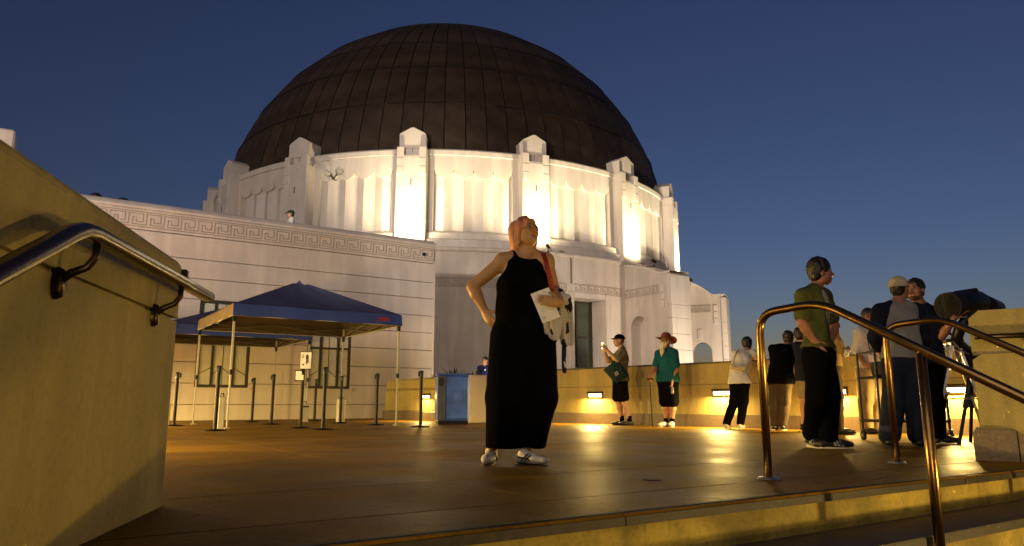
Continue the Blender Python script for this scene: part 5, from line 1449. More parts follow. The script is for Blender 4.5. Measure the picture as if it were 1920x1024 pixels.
    def on(i, j): return pc[0] + (pc[1] - pc[0]) * i + (pc[3] - pc[0]) * j + (pc[2] - pc[1] - pc[3] + pc[0]) * (i * j) - n * (.006 * math.sin(math.pi * i) + .0012)
    def rect(a, b, cc, d): m.add([on(a, b), on(cc, b), on(cc, d), on(a, d)], [(0, 1, 2, 3)])
    for k in range(7):
        y = .20 + k * .075; x = .18
        while x < .80:
            w = random.uniform(.04, .12); rect(x, y, min(.84, x + w), y + .012); x += w + .025
    for (a, b) in ((.62, .08), (.70, .08)): rect(a, b, a + .05, b + .035)
    for k in range(3):
        for j in range(3): rect(.10 + k * .055, .80 + j * .035, .10 + k * .055 + .038, .80 + j * .035 + .022)
    m.build('print', 'print_grey', pp)
    # white jacket with black patches over her forearm
    jk = thing('jacket', 'white jacket with black patches draped over the forearm of the woman', 'jacket', tuple(at(1052, 640, Y - .1)))
    S = SDF(); P = lambda x, y, d: N3(at(x, y, Y + d))
    fx_ = np.array([0, 1., 0])
    S.cap(P(1040, 556, -.06), P(1058, 562, -.12), .05, .055, .03); 
    for (a, b, ra, rb) in (((1052, 562, -.13), (1060, 640, -.10), .055, .05), ((1062, 570, -.08), (1067, 640, -.06), .045, .035), ((1058, 630, -.08), (1057, 694, -.06), .032, .018), ((1042, 600, -.18), (1040, 628, -.16), .052, .045), ((1030, 606, -.17), (1024, 622, -.15), .03, .02), ((1064, 600, -.05), (1070, 625, -.04), .035, .02)):
        S.cap(P(*a), P(*b), ra, rb, .014, (fx_, .45))
    S.cap(J['wrL'] + np.array([0.0, .03, 0]), J['wrL'] + np.array([-.12, .0, 0]), .03, .045, .01, None, True)
    sdf_mesh(S, .006, 'body', 'jacket_cow', jk, fold=(.017, 48., (1, 1, .22)), smooth_it=1)
MAT['skin_woman'] = M('skin_woman', (.50, .27, .10), .45, var=.05, scale=9, bump=.02)
MAT['strap_red'] = M('patterned_webbing', (.30, .03, .015), .7, var=.9, scale=60)
MAT['print_grey'] = M('grey_print', (.42, .42, .43), .8)
def cow():
    m = M('spotted_cloth', (.50, .47, .42), .85, var=.04, bump=.12, bscale=40); n, l = m.node_tree.nodes, m.node_tree.links; p = n['Principled BSDF']
    tc = n.new('ShaderNodeTexCoord'); vz = n.new('ShaderNodeTexNoise'); vz.inputs['Scale'].default_value = 9.5; vz.inputs['Detail'].default_value = 1.
    l.new(tc.outputs['Object'], vz.inputs['Vector']); r = n.new('ShaderNodeValToRGB'); r.color_ramp.interpolation = 'CONSTANT'
    r.color_ramp.elements[0].color = (1, 1, 1, 1); r.color_ramp.elements[1].position = .55; r.color_ramp.elements[1].color = (.012, .012, .013, 1)
    l.new(vz.outputs['Fac'], r.inputs[0]); mx = n.new('ShaderNodeMixRGB'); mx.blend_type = 'MULTIPLY'; mx.inputs[0].default_value = 1
    src = p.inputs['Base Color'].links[0].from_socket; l.new(src, mx.inputs[1]); l.new(r.outputs[0], mx.inputs[2]); l.new(mx.outputs[0], p.inputs['Base Color'])
    MAT['jacket_cow'] = m
cow(); woman()

# ---- people along the parapet
def simple_face(t, J, hf, brow='hair_dark', **k): face_parts(t, J['head'], hf, J['hs'], brow, **k)
def ball_cap(root, J, mat, brim_az=None, low=.03):
    haz = J['haz']; l, f, u = frame_of(haz, J['hpitch'], J['hroll']); s = J['hs']; c = J['head']; A = np.array([l, f, u])
    q = lambda L, F_, U: c + (l * L + f * F_ + u * U) * s
    S = SDF(); S.ell(q(0, -.012, .036), np.array([.091, .110, .094]) * s, A, .01); S.cut(q(0, 0, low), -u)
    b = 1 if brim_az is None else brim_az
    o = sdf_mesh(S, .006, 'cap', mat, root)
    rows = []
    for i in range(5):
        w = i / 4; row = []
        for j in range(9):
            a = -1.1 + 2.2 * j / 8; r_ = .096 + .075 * w * math.cos(a * 1.0) ** .5
            row.append(Vector(q(.082 * math.sin(a) * (1 + .05 * w), b * (r_ * math.cos(a) - .0), low + .012 - .018 * w - .01 * math.sin(a) ** 2)))
        rows.append(row)
    m = MB().grid(rows); m.grid([[p - Vector(u) * .004 for p in r] for r in rows][::-1]); m.build('brim', mat, o, smooth=True)
    return o

def phone_man():
    Y = 14.0; J = stand(2.18, Y, 1.72, -80, girth=1.08)
    px(J, Y, head=(1160.5, 638.5, 0), neck=(1167, 653, 0), shL=(1168, 662, -.18), shR=(1164, 661, .18), elL=(1157, 677, -.26), wrL=(1138, 656, -.14), elR=(1141, 678, .12), wrR=(1134, 660, .02), chest=(1166, 673, 0), waist=(1164, 695, 0), pelvis=(1162, 708, 0),
       hiL=(1167, 712, -.08), hiR=(1159, 712, .08), knL=(1170, 750, -.08), knR=(1158, 750, .06), anL=(1180, 786, -.08), anR=(1166, 786, .05))
    for k in 'LR': J['an' + k][2] = .08; J['to' + k] = J['an' + k] + np.array([-.17, -.03, -.06])
    J['hdL'] = unit((-.75, 0, .75)); J['hdR'] = unit((-.5, .1, .85)); J['pnL'] = unit((-.2, 1, .2)); J['pnR'] = unit((0, -1, .2)); J['hpitch'] = 4
    t, hf = person('man in a black cap and olive shirt holding up a glowing phone by the parapet', J, 'skin')
    sdf_mesh(torso_wear(J, .016, J['pelvis'][2] - .07, .8), .010, 'shirt', 'drab_cloth', t, fold=(.006, 24.))
    sdf_mesh(leg_wear(J, .014, J['pelvis'][2] - .04, .86, 1.1), .010, 'shorts', 'black_cloth', t, fold=(.005, 20.))
    for k in 'LR':
        shoe(t, J, k, 'shoe_black', 'shoe_black', 1.05)
        MB().tube([Vector(J['an' + k] + np.array([0, 0, z])) for z in (-.01, .05, .10)], [.05, .046, .046], 12).build('sock', 'black_cloth', t, smooth=True)
    simple_face(t, J, hf); hair_cap(t, J, 'beard_brown', low=.0, vol=.002); ball_cap(t, J, 'black_cloth')
    ph = thing('phone', 'glowing phone held up by the man in the black cap', 'phone', tuple(at(1130, 655, Y - .05)))
    pc = at(1129.8, 648.5, Y - .06); MB().cbox(pc, (.012, .075, .15), .004, (.94, .34, 0)).build('case', 'black_metal', ph)
    MB().box(pc + Vector((.008, .003, 0)), (.004, .068, .138), (.94, .34, 0)).build('screen', 'screen', ph)
    MB().box(pc + Vector((-.008, -.003, 0)), (.003, .05, .12), (.94, .34, 0)).build('back_light', 'screen', ph)
    bg_ = thing('tote_bag', 'dark green tote bag slung at the side of the man with the phone', 'bag', tuple(at(1155, 719, Y - .3)))
    B = [at(1131, 694, Y - .30), at(1158, 671, Y - .28), at(1179, 704, Y - .28), at(1155, 720, Y - .32)]
    m = MB(); R = 8
    for sd_ in (-1, 1):
        G = []
        for j in range(R + 1):
            row = []
            for i in range(R + 1):
                a, b = i / R, j / R; p = B[0] * (1 - a) * (1 - b) + B[1] * a * (1 - b) + B[2] * a * b + B[3] * (1 - a) * b
                row.append(p + Vector((0, sd_ * (.055 * math.sin(math.pi * a) ** .6 * math.sin(math.pi * b) ** .6) + .008 * math.sin(9 * a + 5 * b), 0)))
            G.append(row)
        m.grid(G if sd_ > 0 else G[::-1])
    m.build('bag_body', 'green_bag', bg_, smooth=True)
    q = [B[0] * .5 + B[2] * .5 + Vector((dx, -.068, dz)) for dx, dz in ((-.02, -.07), (.045, -.035), (.02, .035), (-.045, .0))]
    MB().extrude(q, (0, .004, 0)).build('printed_label', 'grey_cloth', bg_)
    MB().tube([at(1157, 672, Y - .28), at(1164, 660, Y - .27), at(1168, 653, Y - .1), at(1170, 655, Y + .05)], .012, 6).build('strap', 'green_bag', bg_)
phone_man()

def beard_man():
    Y = 13.2; J = stand(2.87, Y, 1.74, -38, girth=1.12)
    px(J, Y, head=(1248, 639, 0), neck=(1251, 654, .03), shL=(1263, 662, -.10), shR=(1236, 664, .06), elL=(1268, 690, -.12), wrL=(1261, 712, -.16), elR=(1229, 691, .0), wrR=(1219, 706, -.14), chest=(1250, 674, 0), waist=(1251, 696, 0), pelvis=(1252, 710, 0),
       hiL=(1260, 716, -.04), hiR=(1245, 716, .04), knL=(1261, 754, -.06), knR=(1248, 754, .0), anL=(1260, 789, -.04), anR=(1249, 789, .02))
    J['anL'][2] = J['anR'][2] = .08; J['toL'] = J['anL'] + np.array([-.06, -.16, -.06]); J['toR'] = J['anR'] + np.array([-.14, -.10, -.06])
    J['haz'] = -45; J['hpitch'] = 8; J['hdR'] = unit((-.1, -.3, -.8)); J['hdL'] = unit((-.15, -.1, -1)); J['pnL'] = unit((-1, .2, 0)); J['curlR'] = .9; J['curlL'] = .8
    t, hf = person('white bearded man in a rust hat and teal shirt leaning on a walking stick', J, 'skin_ruddy')
    sdf_mesh(torso_wear(J, .020, J['pelvis'][2] - .06, .75, loose=1.1), .010, 'shirt', 'teal_cloth', t, fold=(.007, 22.))
    sdf_mesh(leg_wear(J, .022, J['pelvis'][2] - .03, .95, 1.1), .010, 'shorts', 'black_cloth', t, fold=(.006, 20.))
    for k in 'LR':
        shoe(t, J, k, 'shoe_white', 'sole_white', 1.08)
        MB().tube([Vector(J['an' + k] + np.array([0, 0, z])) for z in (-.01, .04, .07)], [.05, .046, .046], 12).build('sock', 'black_cloth', t, smooth=True)
    simple_face(t, J, hf, 'hair_white', mouth=False)
    l, f, u = hf; s = J['hs']; c = J['head']; q = lambda L, F_, U: c + (l * L + f * F_ + u * U) * s
    S = SDF(); S.ell(q(0, .062, -.085), (.062, .05, .055), np.array([l, f, u]), .03); S.cap(q(0, .075, -.10), q(0, .10, -.22) , .055, .04, .03, (f, .6)); S.cap(q(.0, .10, -.2), q(-.01, .10, -.30), .038, .012, .03, (f, .6))
    for g in (-1, 1): S.cap(q(.062 * g, .02, -.03), q(.045 * g, .06, -.09), .02, .03, .02)
    S.cap(q(-.022, .098, -.052), q(.022, .098, -.052), .009, None, .008)
    sdf_mesh(S, .0065, 'beard', 'hair_white', t, fold=(.006, 45., (1, 1, .3)))
    S = SDF(); S.ell(q(0, -.055, -.02), (.075, .04, .07), np.array([l, f, u]), .02); sdf_mesh(S, .008, 'hair', 'hair_white', t, fold=(.004, 50.))
    # wide brimmed hat
    hat = MB(); rows = []
    for r_, z in ((.0, .155), (.035, .155), (.062, .145), (.085, .11), (.092, .06), (.095, .05), (.13, .045), (.165, .05), (.185, .045), (.19, .040)):
        rows.append([Vector(q(r_ * 1.0 * math.sin(a), r_ * 1.12 * math.cos(a) - .012, z + (.022 * math.cos(2 * a) * -1 * max(0, (r_ - .095) / .09)) - (.03 * max(0, -math.cos(a)) * max(0, (r_ - .095) / .09)))) for a in [2 * math.pi * k / 28 for k in range(29)]])
    hat.grid(rows); hat.grid([[p - Vector((0, 0, .004)) for p in r_] for r_ in rows][::-1]); hat.build('hat', 'rust_cloth', t, smooth=True)
    cn = thing('walking_stick', 'dark walking stick held by the white bearded man', 'walking stick', tuple(at(1224, 797, Y - .2)))
    h0 = at(1217.5, 711, Y - .19); MB().tube([h0 + Vector((-.02, 0, -.02)), h0 + Vector((-.03, 0, .0)), h0 + Vector((0, 0, .016)), h0 + Vector((.05, 0, .008)), h0 + Vector((.07, 0, -.015))], [.010, .013, .014, .013, .011], 8).build('handle', 'stanchion', cn, smooth=True)
    e = at(1223.5, 797, Y - .2); e.z = .0; MB().tube([h0 + Vector((.005, 0, .005)), e], [.011, .009], 8).build('shaft', 'stanchion', cn); MB().tube([e + Vector((0, 0, .03)), e], [.013, .015], 8).build('tip', 'rubber', cn)
    wb = thing('bottle', 'small clear bottle in the lowered hand of the bearded man', 'bottle', tuple(at(1259, 735, Y - .18)))
    b0 = at(1260.5, 731, Y - .19); MB().lathe([(0, -.07), (.025, -.07), (.028, -.05), (.028, .03), (.013, .055), (.013, .07), (0, .07)], tuple(b0), 12).build('bottle_body', 'bottle_plastic', wb, smooth=True)
beard_man()

def lean_person(label, Y, hx, hy, shl, shr, waist, hip, knl, knr, anl, anr, shirt, pants, shoe_m, hair='hair_dark', az=140, h=1.72, haz=None, girth=1.0, shirt_hem=.07, cuff=1.95, arms=None, sole='sole_white'):
    J = stand(at(hip[0], hip[1], Y).x, Y, h, az, girth=girth)
    el, wl, er, wr_ = arms
    px(J, Y, head=(hx, hy, .30), neck=((shl[0] + shr[0]) / 2, (shl[1] + shr[1]) / 2 - 4, .24), shL=(shl[0], shl[1], .26), shR=(shr[0], shr[1], .18), waist=(*waist, .07), pelvis=(*hip, .02), knL=(*knl, .02), knR=(*knr, -.04), anL=(*anl, 0), anR=(*anr, -.05), elL=(*el, .42), wrL=(*wl, .50), elR=(*er, .34), wrR=(*wr_, .50))
    J['chest'] = J['waist'] * .42 + J['neck'] * .58
    l, f, u = frame_of(az); J['hiL'] = J['pelvis'] + l * .072 - np.array([0, 0, .03]); J['hiR'] = J['pelvis'] - l * .072 - np.array([0, 0, .03])
    J['anL'][2] = J['anR'][2] = .08
    for k in 'LR': J['to' + k] = J['an' + k] + f * .17 + np.array([0, 0, -.06]); J['hd' + k] = unit(f + (l if k == 'R' else -l) * .6); J['pn' + k] = np.array([0, 0, -1.])
    J['haz'] = az if haz is None else haz
    t, hf = person(label, J, 'skin')
    sdf_mesh(torso_wear(J, .018, None if shirt_hem is None else J['pelvis'][2] - shirt_hem, .75), .010, 'shirt', shirt, t, fold=(.007, 24.))
    sdf_mesh(leg_wear(J, .010, J['pelvis'][2] - shirt_hem + .03, cuff, 1.1), .010, 'trousers' if cuff > 1 else 'shorts', pants, t, fold=(.006, 24.))
    for k in 'LR': shoe(t, J, k, shoe_m, sole, 1.02)
    simple_face(t, J, hf); hair_cap(t, J, hair)
    return t, J
t, J = lean_person('person in a white shirt with a pale sling bag leaning on the parapet', 12.1, 1401, 644, (1379, 665), (1413, 664), (1385, 700), (1387, 716), (1376, 754), (1394, 752), (1362, 789), (1388, 789), 'white_cloth', 'black_cloth', 'shoe_white', az=150, h=1.66,
                   arms=((1396, 682), (1410, 674), (1424, 680), (1420, 672)), girth=.95, shirt_hem=.03)
sb = thing('sling_bag', 'pale sling bag across the back of the person in the white shirt', 'bag', tuple(at(1384, 690, 11.95)))
S = SDF(); S.cap(at(1373, 688, 11.98), at(1396, 690, 11.96), .045, .04, .02, (np.array([0, 1., 0]), .6)); sdf_mesh(S, .008, 'pouch', 'cream_cloth', sb, fold=(.004, 30.))
MB().tube([at(1374, 684, 11.95), at(1378, 668, 12.08), at(1382, 658, 12.28), at(1385, 656, 12.36)], .013, 6).tube([at(1396, 688, 11.95), at(1404, 678, 12.06)], .013, 6).build('strap', 'cream_cloth', sb)
t, J = lean_person('person in a dark shirt and brown trousers leaning on the parapet, back turned', 11.5, 1478, 634, (1450, 655), (1492, 655), (1464, 694), (1463, 712), (1452, 756), (1472, 754), (1452, 795), (1468, 797), 'black_cloth', 'brown_cloth', 'shoe_black', az=152, h=1.72,
                   arms=((1452, 684), (1470, 668), (1512, 672), (1496, 664)), girth=1.12)
t, J = lean_person('person in khaki shorts behind the man in green, only head and one leg showing', 11.0, 1499, 628, (1495, 650), (1530, 650), (1512, 688), (1515, 706), (1508, 742), (1523, 742), (1506, 794), (1520, 796), 'navy_cloth', 'khaki_cloth', 'shoe_black', az=160, h=1.70,
                   arms=((1500, 676), (1508, 664), (1540, 672), (1530, 664)), cuff=.92)

def hidden_man():
    Y = 9.9; J = stand(at(1570, 810, Y).x, Y, 1.74, 62)
    l, f, u = frame_of(62)
    px(J, Y, wrR=(1583, 664, -.2), elR=(1571, 642, -.2)); J['hdR'] = unit((.4, -.1, .5)); J['curlR'] = .9
    px(J, Y, anR=(1572, 797, -.05)); J['anR'][2] = .08; J['toR'] = J['anR'] + np.array([.17, -.04, -.06])
    t, hf = person('man in tan shirt and brown trousers mostly hidden behind the man in green', J, 'skin')
    sdf_mesh(torso_wear(J, .02, J['pelvis'][2] - .05, 1.7), .010, 'shirt', 'tan_cloth', t, fold=(.007, 22.))
    sdf_mesh(leg_wear(J, .016, J['waist'][2] - .02, 1.96, 1.1, .055), .010, 'trousers', 'brown_cloth', t, fold=(.008, 26.))
    for k in 'LR': shoe(t, J, k, 'shoe_black', 'shoe_black', 1.1)
    simple_face(t, J, hf); hair_cap(t, J, 'hair_dark')
    cu = thing('cup', 'small clear cup held by the man hidden behind the green shirt', 'cup', tuple(at(1586, 660, Y - .22)))
    MB().lathe([(0, -.045), (.028, -.045), (.036, .045), (.033, .045), (.026, -.04)], tuple(at(1587, 662, Y - .24)), 14).build('cup_body', 'pane', cu, smooth=True)
hidden_man()

def white_shirt_man():
    Y = 10.3; J = stand(at(1632, 812, Y).x, Y, 1.82, -12, girth=1.02)
    px(J, Y, head=(1628, 594, 0), neck=(1632, 614, .03), shR=(1612, 624, 0), shL=(1653, 624, .03), elR=(1606, 655, .05), wrR=(1620, 681, -.12), chest=(1632, 636, 0), waist=(1633, 672, 0), pelvis=(1634, 690, 0), hiR=(1622, 700, 0), hiL=(1645, 700, 0), knR=(1622, 752, -.12), knL=(1643, 752, -.05), anR=(1625, 800, -.12), anL=(1640, 799, .1), elL=(1660, 658, .03), wrL=(1650, 684, -.1))
    J['anL'][2] = J['anR'][2] = .08; J['toR'] = J['anR'] + np.array([.05, -.165, -.06]); J['toL'] = J['anL'] + np.array([.12, -.12, -.06]); J['hdR'] = unit((.6, -.2, -.5)); J['hpitch'] = -6
    t, hf = person('grey haired man with glasses in a white shirt, khaki trousers and a lanyard', J, 'skin_ruddy')
    sdf_mesh(torso_wear(J, .02, J['pelvis'][2] + .0, 1.25), .010, 'shirt', 'white_cloth', t, fold=(.007, 24.))
    sdf_mesh(leg_wear(J, .02, J['waist'][2] - .05, 1.94, 1.12, .055), .010, 'trousers', 'khaki_cloth', t, fold=(.009, 26.))
    l, f, u = frame_of(-12); c = J['pelvis']
    MB().tube([Vector(c + l * .165 * math.sin(a) + f * .118 * math.cos(a) + np.array([0, 0, .012])) for a in [2 * math.pi * k / 24 for k in range(25)]], .018, 6).build('belt', 'shoe_black', t)
    for k in 'LR': shoe(t, J, k, 'shoe_black', 'rubber', 1.1)
    simple_face(t, J, hf); hair_cap(t, J, 'hair_dark', vol=.008)
    q = lambda L, F_, U: Vector(J['head'] + (hf[0] * L + hf[1] * F_ + hf[2] * U) * J['hs']); m = MB()
    for g in (-1, 1): m.tube([q(.033 * g + .02 * math.cos(a), .104, .003 + .015 * math.sin(a)) for a in [2 * math.pi * k / 14 for k in range(15)]], .002, 5); m.tube([q(.053 * g, .10, .008), q(.08 * g, .0, .004)], .002, 5)
    m.build('glasses', 'black_metal', t)
    ln = thing('lanyard', 'lanyard with a badge round the neck of the man in the white shirt', 'lanyard', tuple(at(1634, 672, Y - .2)))
    b = at(1633, 672, Y - .175); MB().tube([at(1624, 617, Y - .03), at(1626, 630, Y - .13), b + Vector((0, -.005, .05))], .006, 5).tube([at(1641, 617, Y - .03), at(1639, 630, Y - .13), b + Vector((0, -.005, .05))], .006, 5).build('ribbon', 'black_cloth', ln)
    MB().cbox(b, (.07, .008, .10), .003).build('badge', 'paper', ln)
white_shirt_man()

def green_man():
    Y = 7.0; J = stand(at(1545, 838, Y).x, Y, 1.81, 62, girth=1.0)
    px(J, Y, head=(1538.5, 511, .0), neck=(1528, 540, .02), shR=(1507, 556, -.14), shL=(1545, 556, .17), elR=(1503, 606, -.20), wrR=(1527, 640, -.17), elL=(1566, 612, .22), wrL=(1556, 645, .05), chest=(1528, 574, 0), waist=(1530, 622, 0), pelvis=(1534, 655, 0), hiR=(1527, 668, -.08), hiL=(1545, 668, .08), knR=(1530, 742, -.12), knL=(1556, 742, .04), anR=(1522, 813, .12), anL=(1553, 822, -.06))
    J['anL'][2] = .085; J['anR'][2] = .10; J['toR'] = J['anR'] + np.array([.02, -.15, -.085]); J['toL'] = J['anL'] + np.array([.175, -.03, -.065])
    J['haz'] = 82; J['hpitch'] = 2; J['hdR'] = unit((.55, .1, -.75)); J['hdL'] = unit((-.3, -.3, -.9)); J['curlR'] = .25
    t, hf = person('dark haired man in an olive green printed tee and black trousers, hand in pocket', J, 'skin_ruddy', .0075)
    sdf_mesh(torso_wear(J, .018, J['pelvis'][2] + .01, .72, loose=1.02), .008, 'tee_shirt', 'olive_cloth', t, fold=(.006, 24.))
    sdf_mesh(leg_wear(J, .018, J['pelvis'][2] + .04, 1.92, 1.12, .060), .009, 'trousers', 'black_cloth', t, fold=(.008, 22.))
    for k in 'LR': shoe(t, J, k, 'shoe_black', 'sole_white', 1.12, 'print_white')
    simple_face(t, J, hf); hair_cap(t, J, 'hair_dark', top=.012, vol=.014, wave=(.006, 55.))
    # printed leaf on the chest: follows the shirt's front
    l, f, u = frame_of(62); shirt = [o for o in t.children if o.name.startswith('tee_shirt')][0]
    from mathutils.bvhtree import BVHTree
    me = shirt.data; bv = BVHTree.FromPolygons([v.co for v in me.vertices], [p.vertices for p in me.polygons]); Mi = MX[t.name].inverted()
    cl = N3(at(1553, 581, Y - .1)); ax_ = unit(at(1556, 618, Y - .1) - at(1541, 553, Y - .1)) * -1
    side = unit(np.cross(f, ax_)); m = MB()
    def onto(a, b):
        p = N3(cl) + side * a + ax_ * b + f * .5; h_ = bv.ray_cast(Mi @ Vector(p), Vector(-f)); 
        return (MX[t.name] @ h_[0]) + Vector(f) * .004 if h_[0] else None
    def leafo(s_): return .075 * math.sin(math.pi * min(1, max(0, s_)) ** .8) * (1 - .25 * s_)
    lobes = []
    for k in range(-4, 5):
        if k == 0: continue
    def ribbon(pts, w):
        for (a0, b0), (a1, b1) in zip(pts[:-1], pts[1:]):
            d = np.array([a1 - a0, b1 - b0]); nn = np.array([-d[1], d[0]]) / max(1e-6, np.hypot(*d)) * w / 2
            q = [onto(a0 + nn[0], b0 + nn[1]), onto(a0 - nn[0], b0 - nn[1]), onto(a1 - nn[0], b1 - nn[1]), onto(a1 + nn[0], b1 + nn[1])]
            if all(x is not None for x in q): m.add(q, [(0, 1, 2, 3)])
    def half(b): x = (b + .17) / .34; return .092 * max(0., math.sin(math.pi * min(1, x) ** .75)) ** .7 * (.55 + .5 * x)
    NB, NA = 26, 12
    for i in range(NB):
        b0, b1 = -.17 + .34 * i / NB, -.17 + .34 * (i + 1) / NB
        for j in range(NA):
            q = [onto(half(bb) * (2 * aa / NA - 1), bb + .035 * abs(2 * aa / NA - 1) * (1 if bb > .08 else .3)) for aa, bb in ((j, b0), (j + 1, b0), (j + 1, b1), (j, b1))]
            if all(x is not None for x in q) and max((x - y).length for x in q for y in q) < .06: m.add(q, [(0, 1, 2, 3)])
    o = m.build('print', 'print_white', t); m = MB(); f_off = Vector(f) * .003
    for b in (-.11, -.07, -.03, .01, .05, .09):
        for g in (-1, 1): ribbon([(0, b - .03), (g * .3 * half(b), b - .005), (g * .65 * half(b), b + .012), (g * .95 * half(b), b + .018)], .009)
    ribbon([(0, -.16), (0, -.05), (0, .05), (0, .15)], .009)
    m.v = [tuple(Vector(v) + f_off) for v in m.v]; m.build('print_line', 'olive_cloth', o)
green_man()

def cap_man():
    Y = 7.2; J = stand(at(1694, 835, Y).x, Y, 1.72, 160, girth=1.05, sh_w=.2)
    px(J, Y, head=(1686, 541, 0), neck=(1684, 568, -.02), shL=(1651, 585, 0), shR=(1717, 583, .03), elL=(1640, 634, .04), wrL=(1655, 670, .2), elR=(1733, 634, .06), wrR=(1722, 668, .2), chest=(1685, 602, 0), waist=(1690, 646, 0), pelvis=(1692, 668, 0), hiL=(1676, 685, 0), hiR=(1708, 685, 0), knL=(1674, 758, .02), knR=(1716, 758, 0), anL=(1668, 822, .02), anR=(1724, 822, -.04))
    J['anL'][2] = J['anR'][2] = .085; l, f, u = frame_of(160); 
    for k in 'LR': J['to' + k] = J['an' + k] + f * .17 + np.array([0, 0, -.065])
    J['haz'] = 128; J['hpitch'] = 2; 
    for k in 'LR': J['hd' + k] = unit(f + np.array([0, 0, -.5]))
    t, hf = person('man in a cream cap and grey raglan shirt with dark sleeves, back turned', J, 'skin_ruddy', .0075)
    S = torso_wear(J, .018, J['pelvis'][2] - .02, .1, loose=1.05); sdf_mesh(S, .008, 'shirt_body', 'grey_cloth', t, fold=(.006, 22.))
    S = SDF()
    for k in 'LR':
        S.cap(J['neck'] * .55 + J['sh' + k] * .45 + np.array([0, 0, .012]), J['sh' + k], .058, .082, .03); S.cap(J['sh' + k], J['el' + k], .082, .066, .03); S.cap(J['el' + k], J['wr' + k] * .45 + J['el' + k] * .55, .066, .058, .02)
    sdf_mesh(S, .008, 'raglan_sleeve', 'navy_cloth', t, fold=(.006, 26.))
    sdf_mesh(leg_wear(J, .022, J['waist'][2] - .03, 1.90, 1.2, .066), .009, 'jeans', 'denim', t, fold=(.008, 24.))
    for k in 'LR':
        e = J['kn' + k] + (J['an' + k] - J['kn' + k]) * .86; e2 = J['kn' + k] + (J['an' + k] - J['kn' + k]) * .66
        MB().tube([Vector(e2), Vector(e2 * .5 + e * .5), Vector(e)], [.100, .102, .102], 20).build('jeans_cuff', 'cuff', t, smooth=True)
        shoe(t, J, k, 'shoe_black', 'rubber', 1.15)
    simple_face(t, J, hf); hair_cap(t, J, 'hair_dark', vol=.002); ball_cap(t, J, 'cream_cloth', low=.012)
cap_man()

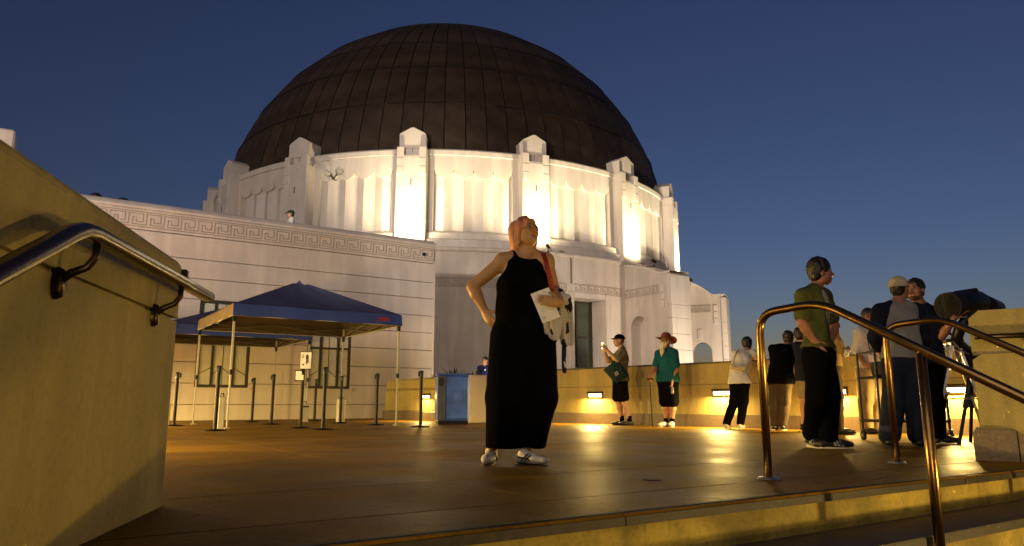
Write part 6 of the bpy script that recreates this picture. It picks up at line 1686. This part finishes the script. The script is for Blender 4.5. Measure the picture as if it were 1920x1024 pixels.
def tall_man():
    Y = 7.75; J = stand(at(1738, 832, Y).x, Y, 1.80, -35, girth=1.05)
    px(J, Y, head=(1716, 543, 0), neck=(1724, 570, .03), shR=(1704, 588, .05), shL=(1752, 590, 0), elL=(1764, 632, -.12), wrL=(1790, 596, -.28), elR=(1705, 636, .02), wrR=(1722, 662, -.18), chest=(1728, 608, 0), waist=(1733, 650, 0), pelvis=(1736, 674, 0), hiR=(1724, 686, 0), hiL=(1749, 686, 0), knR=(1728, 755, 0), knL=(1754, 755, -.05), anR=(1735, 812, .08), anL=(1756, 819, -.06))
    J['anL'][2] = J['anR'][2] = .085; J['toR'] = J['anR'] + np.array([.02, -.17, -.065]); J['toL'] = J['anL'] + np.array([.165, -.05, -.065])
    J['haz'] = -52; J['hdL'] = unit(at(1812, 578, Y - .3) - at(1790, 596, Y - .28)); J['pnL'] = unit((.3, .5, -.6)); J['curlL'] = .3; J['hdR'] = unit((-.3, -.5, .3))
    t, hf = person('tall bearded man in a navy tee pointing at the telescope with one arm', J, 'skin_ruddy', .0075)
    sdf_mesh(torso_wear(J, .018, J['pelvis'][2] - .05, .78), .009, 'tee_shirt', 'navy_cloth', t, fold=(.006, 22.))
    sdf_mesh(leg_wear(J, .020, J['waist'][2] - .03, 1.95, 1.12, .058), .010, 'trousers', 'black_cloth', t, fold=(.007, 24.))
    for k in 'LR': shoe(t, J, k, 'shoe_black', 'sole_white', 1.12)
    simple_face(t, J, hf); hair_cap(t, J, 'hair_dark', vol=.008)
    l, f, u = hf; s = J['hs']; c = J['head']; q = lambda L, F_, U: c + (l * L + f * F_ + u * U) * s
    S = SDF(); S.ell(q(0, .060, -.092), (.042, .036, .034), np.array([l, f, u]), .02)
    for g in (-1, 1): S.cap(q(.066 * g, .01, -.035), q(.050 * g, .045, -.085), .012, .018, .02)
    S.cap(q(-.022, .092, -.050), q(.022, .092, -.050), .007, None, .006); S.ell(q(0, .095, -.066), (.022, .02, .010), np.array([l, f, u]), .006, True)
    sdf_mesh(S, .006, 'beard', 'beard_brown', t, fold=(.002, 80.))
    w = J['wrL'] * .8 + J['elL'] * .2; d = unit(J['wrL'] - J['elL'])
    MB().tube([Vector(w - d * .012), Vector(w + d * .012)], .036, 14).build('wristwatch', 'black_metal', t)
    rd = thing('red_light', 'small red glowing light beside the raised arm of the tall man', 'light', tuple(at(1768, 601, Y - .1)))
    MB().cbox(at(1769, 601, Y - .02), (.07, .03, .05), .008).build('casing', 'black_metal', rd); MB().cbox(at(1769.5, 601, Y - .042), (.055, .012, .02), .004).build('lens', 'red_led', rd)
    MB().tube([at(1769, 604, Y - .02), at(1790, 640, Y + .0), at(1806, 655, Y)], .012, 8).build('arm', 'black_metal', rd)
tall_man()

def guard():
    Y = 21.0; J = stand(at(909, 780, Y).x, Y, 1.73, -25)
    J['haz'] = -35
    t, hf = person('guard in a dark blue shirt standing behind the low wall', J, 'skin_ruddy', .011)
    sdf_mesh(torso_wear(J, .02, J['pelvis'][2] - .02, .75), .012, 'shirt', 'blue_cloth', t, fold=(.005, 22.))
    sdf_mesh(leg_wear(J, .018, J['waist'][2] - .03, 1.95, 1.1), .012, 'trousers', 'navy_cloth', t)
    for k in 'LR': shoe(t, J, k, 'shoe_black', 'rubber', 1.05)
    simple_face(t, J, hf); hair_cap(t, J, 'hair_dark', vol=.004)
    l, f, u = frame_of(-25); p = J['chest'] + f * .135 + l * .07 + np.array([0, 0, .06]); MB().cbox(Vector(p), (.05, .012, .035), .004, Vector(l)).build('badge', 'paper', t)
guard()
def roof_person():
    Y = 20.6; z0 = at(545, 396, Y).z - 1.70; J = stand(at(546, 403, Y).x, Y, 1.72, -70)
    for k, v in J.items():
        if isinstance(v, np.ndarray) and not k.startswith(('hd', 'pn')): v[2] += z0
    t, hf = person('person in a green cap and white top on the roof walk', J, 'skin', .011)
    t.location.z = z0; MX_old = MX[t.name]
    for c in t.children: c.location.z = -z0
    def fix(o):
        o.location.z = -z0; return o
    fix(sdf_mesh(torso_wear(J, .02, J['pelvis'][2] - .05, .75), .012, 'shirt', 'white_cloth', t)); fix(sdf_mesh(leg_wear(J, .018, J['waist'][2] - .03, 1.95, 1.1), .012, 'trousers', 'navy_cloth', t))
    fix(hair_cap(t, J, 'hair_dark', vol=.002)); fix(ball_cap(t, J, 'cap_green'))
cloth('cap_green', (.02, .05, .02))
roof_person()
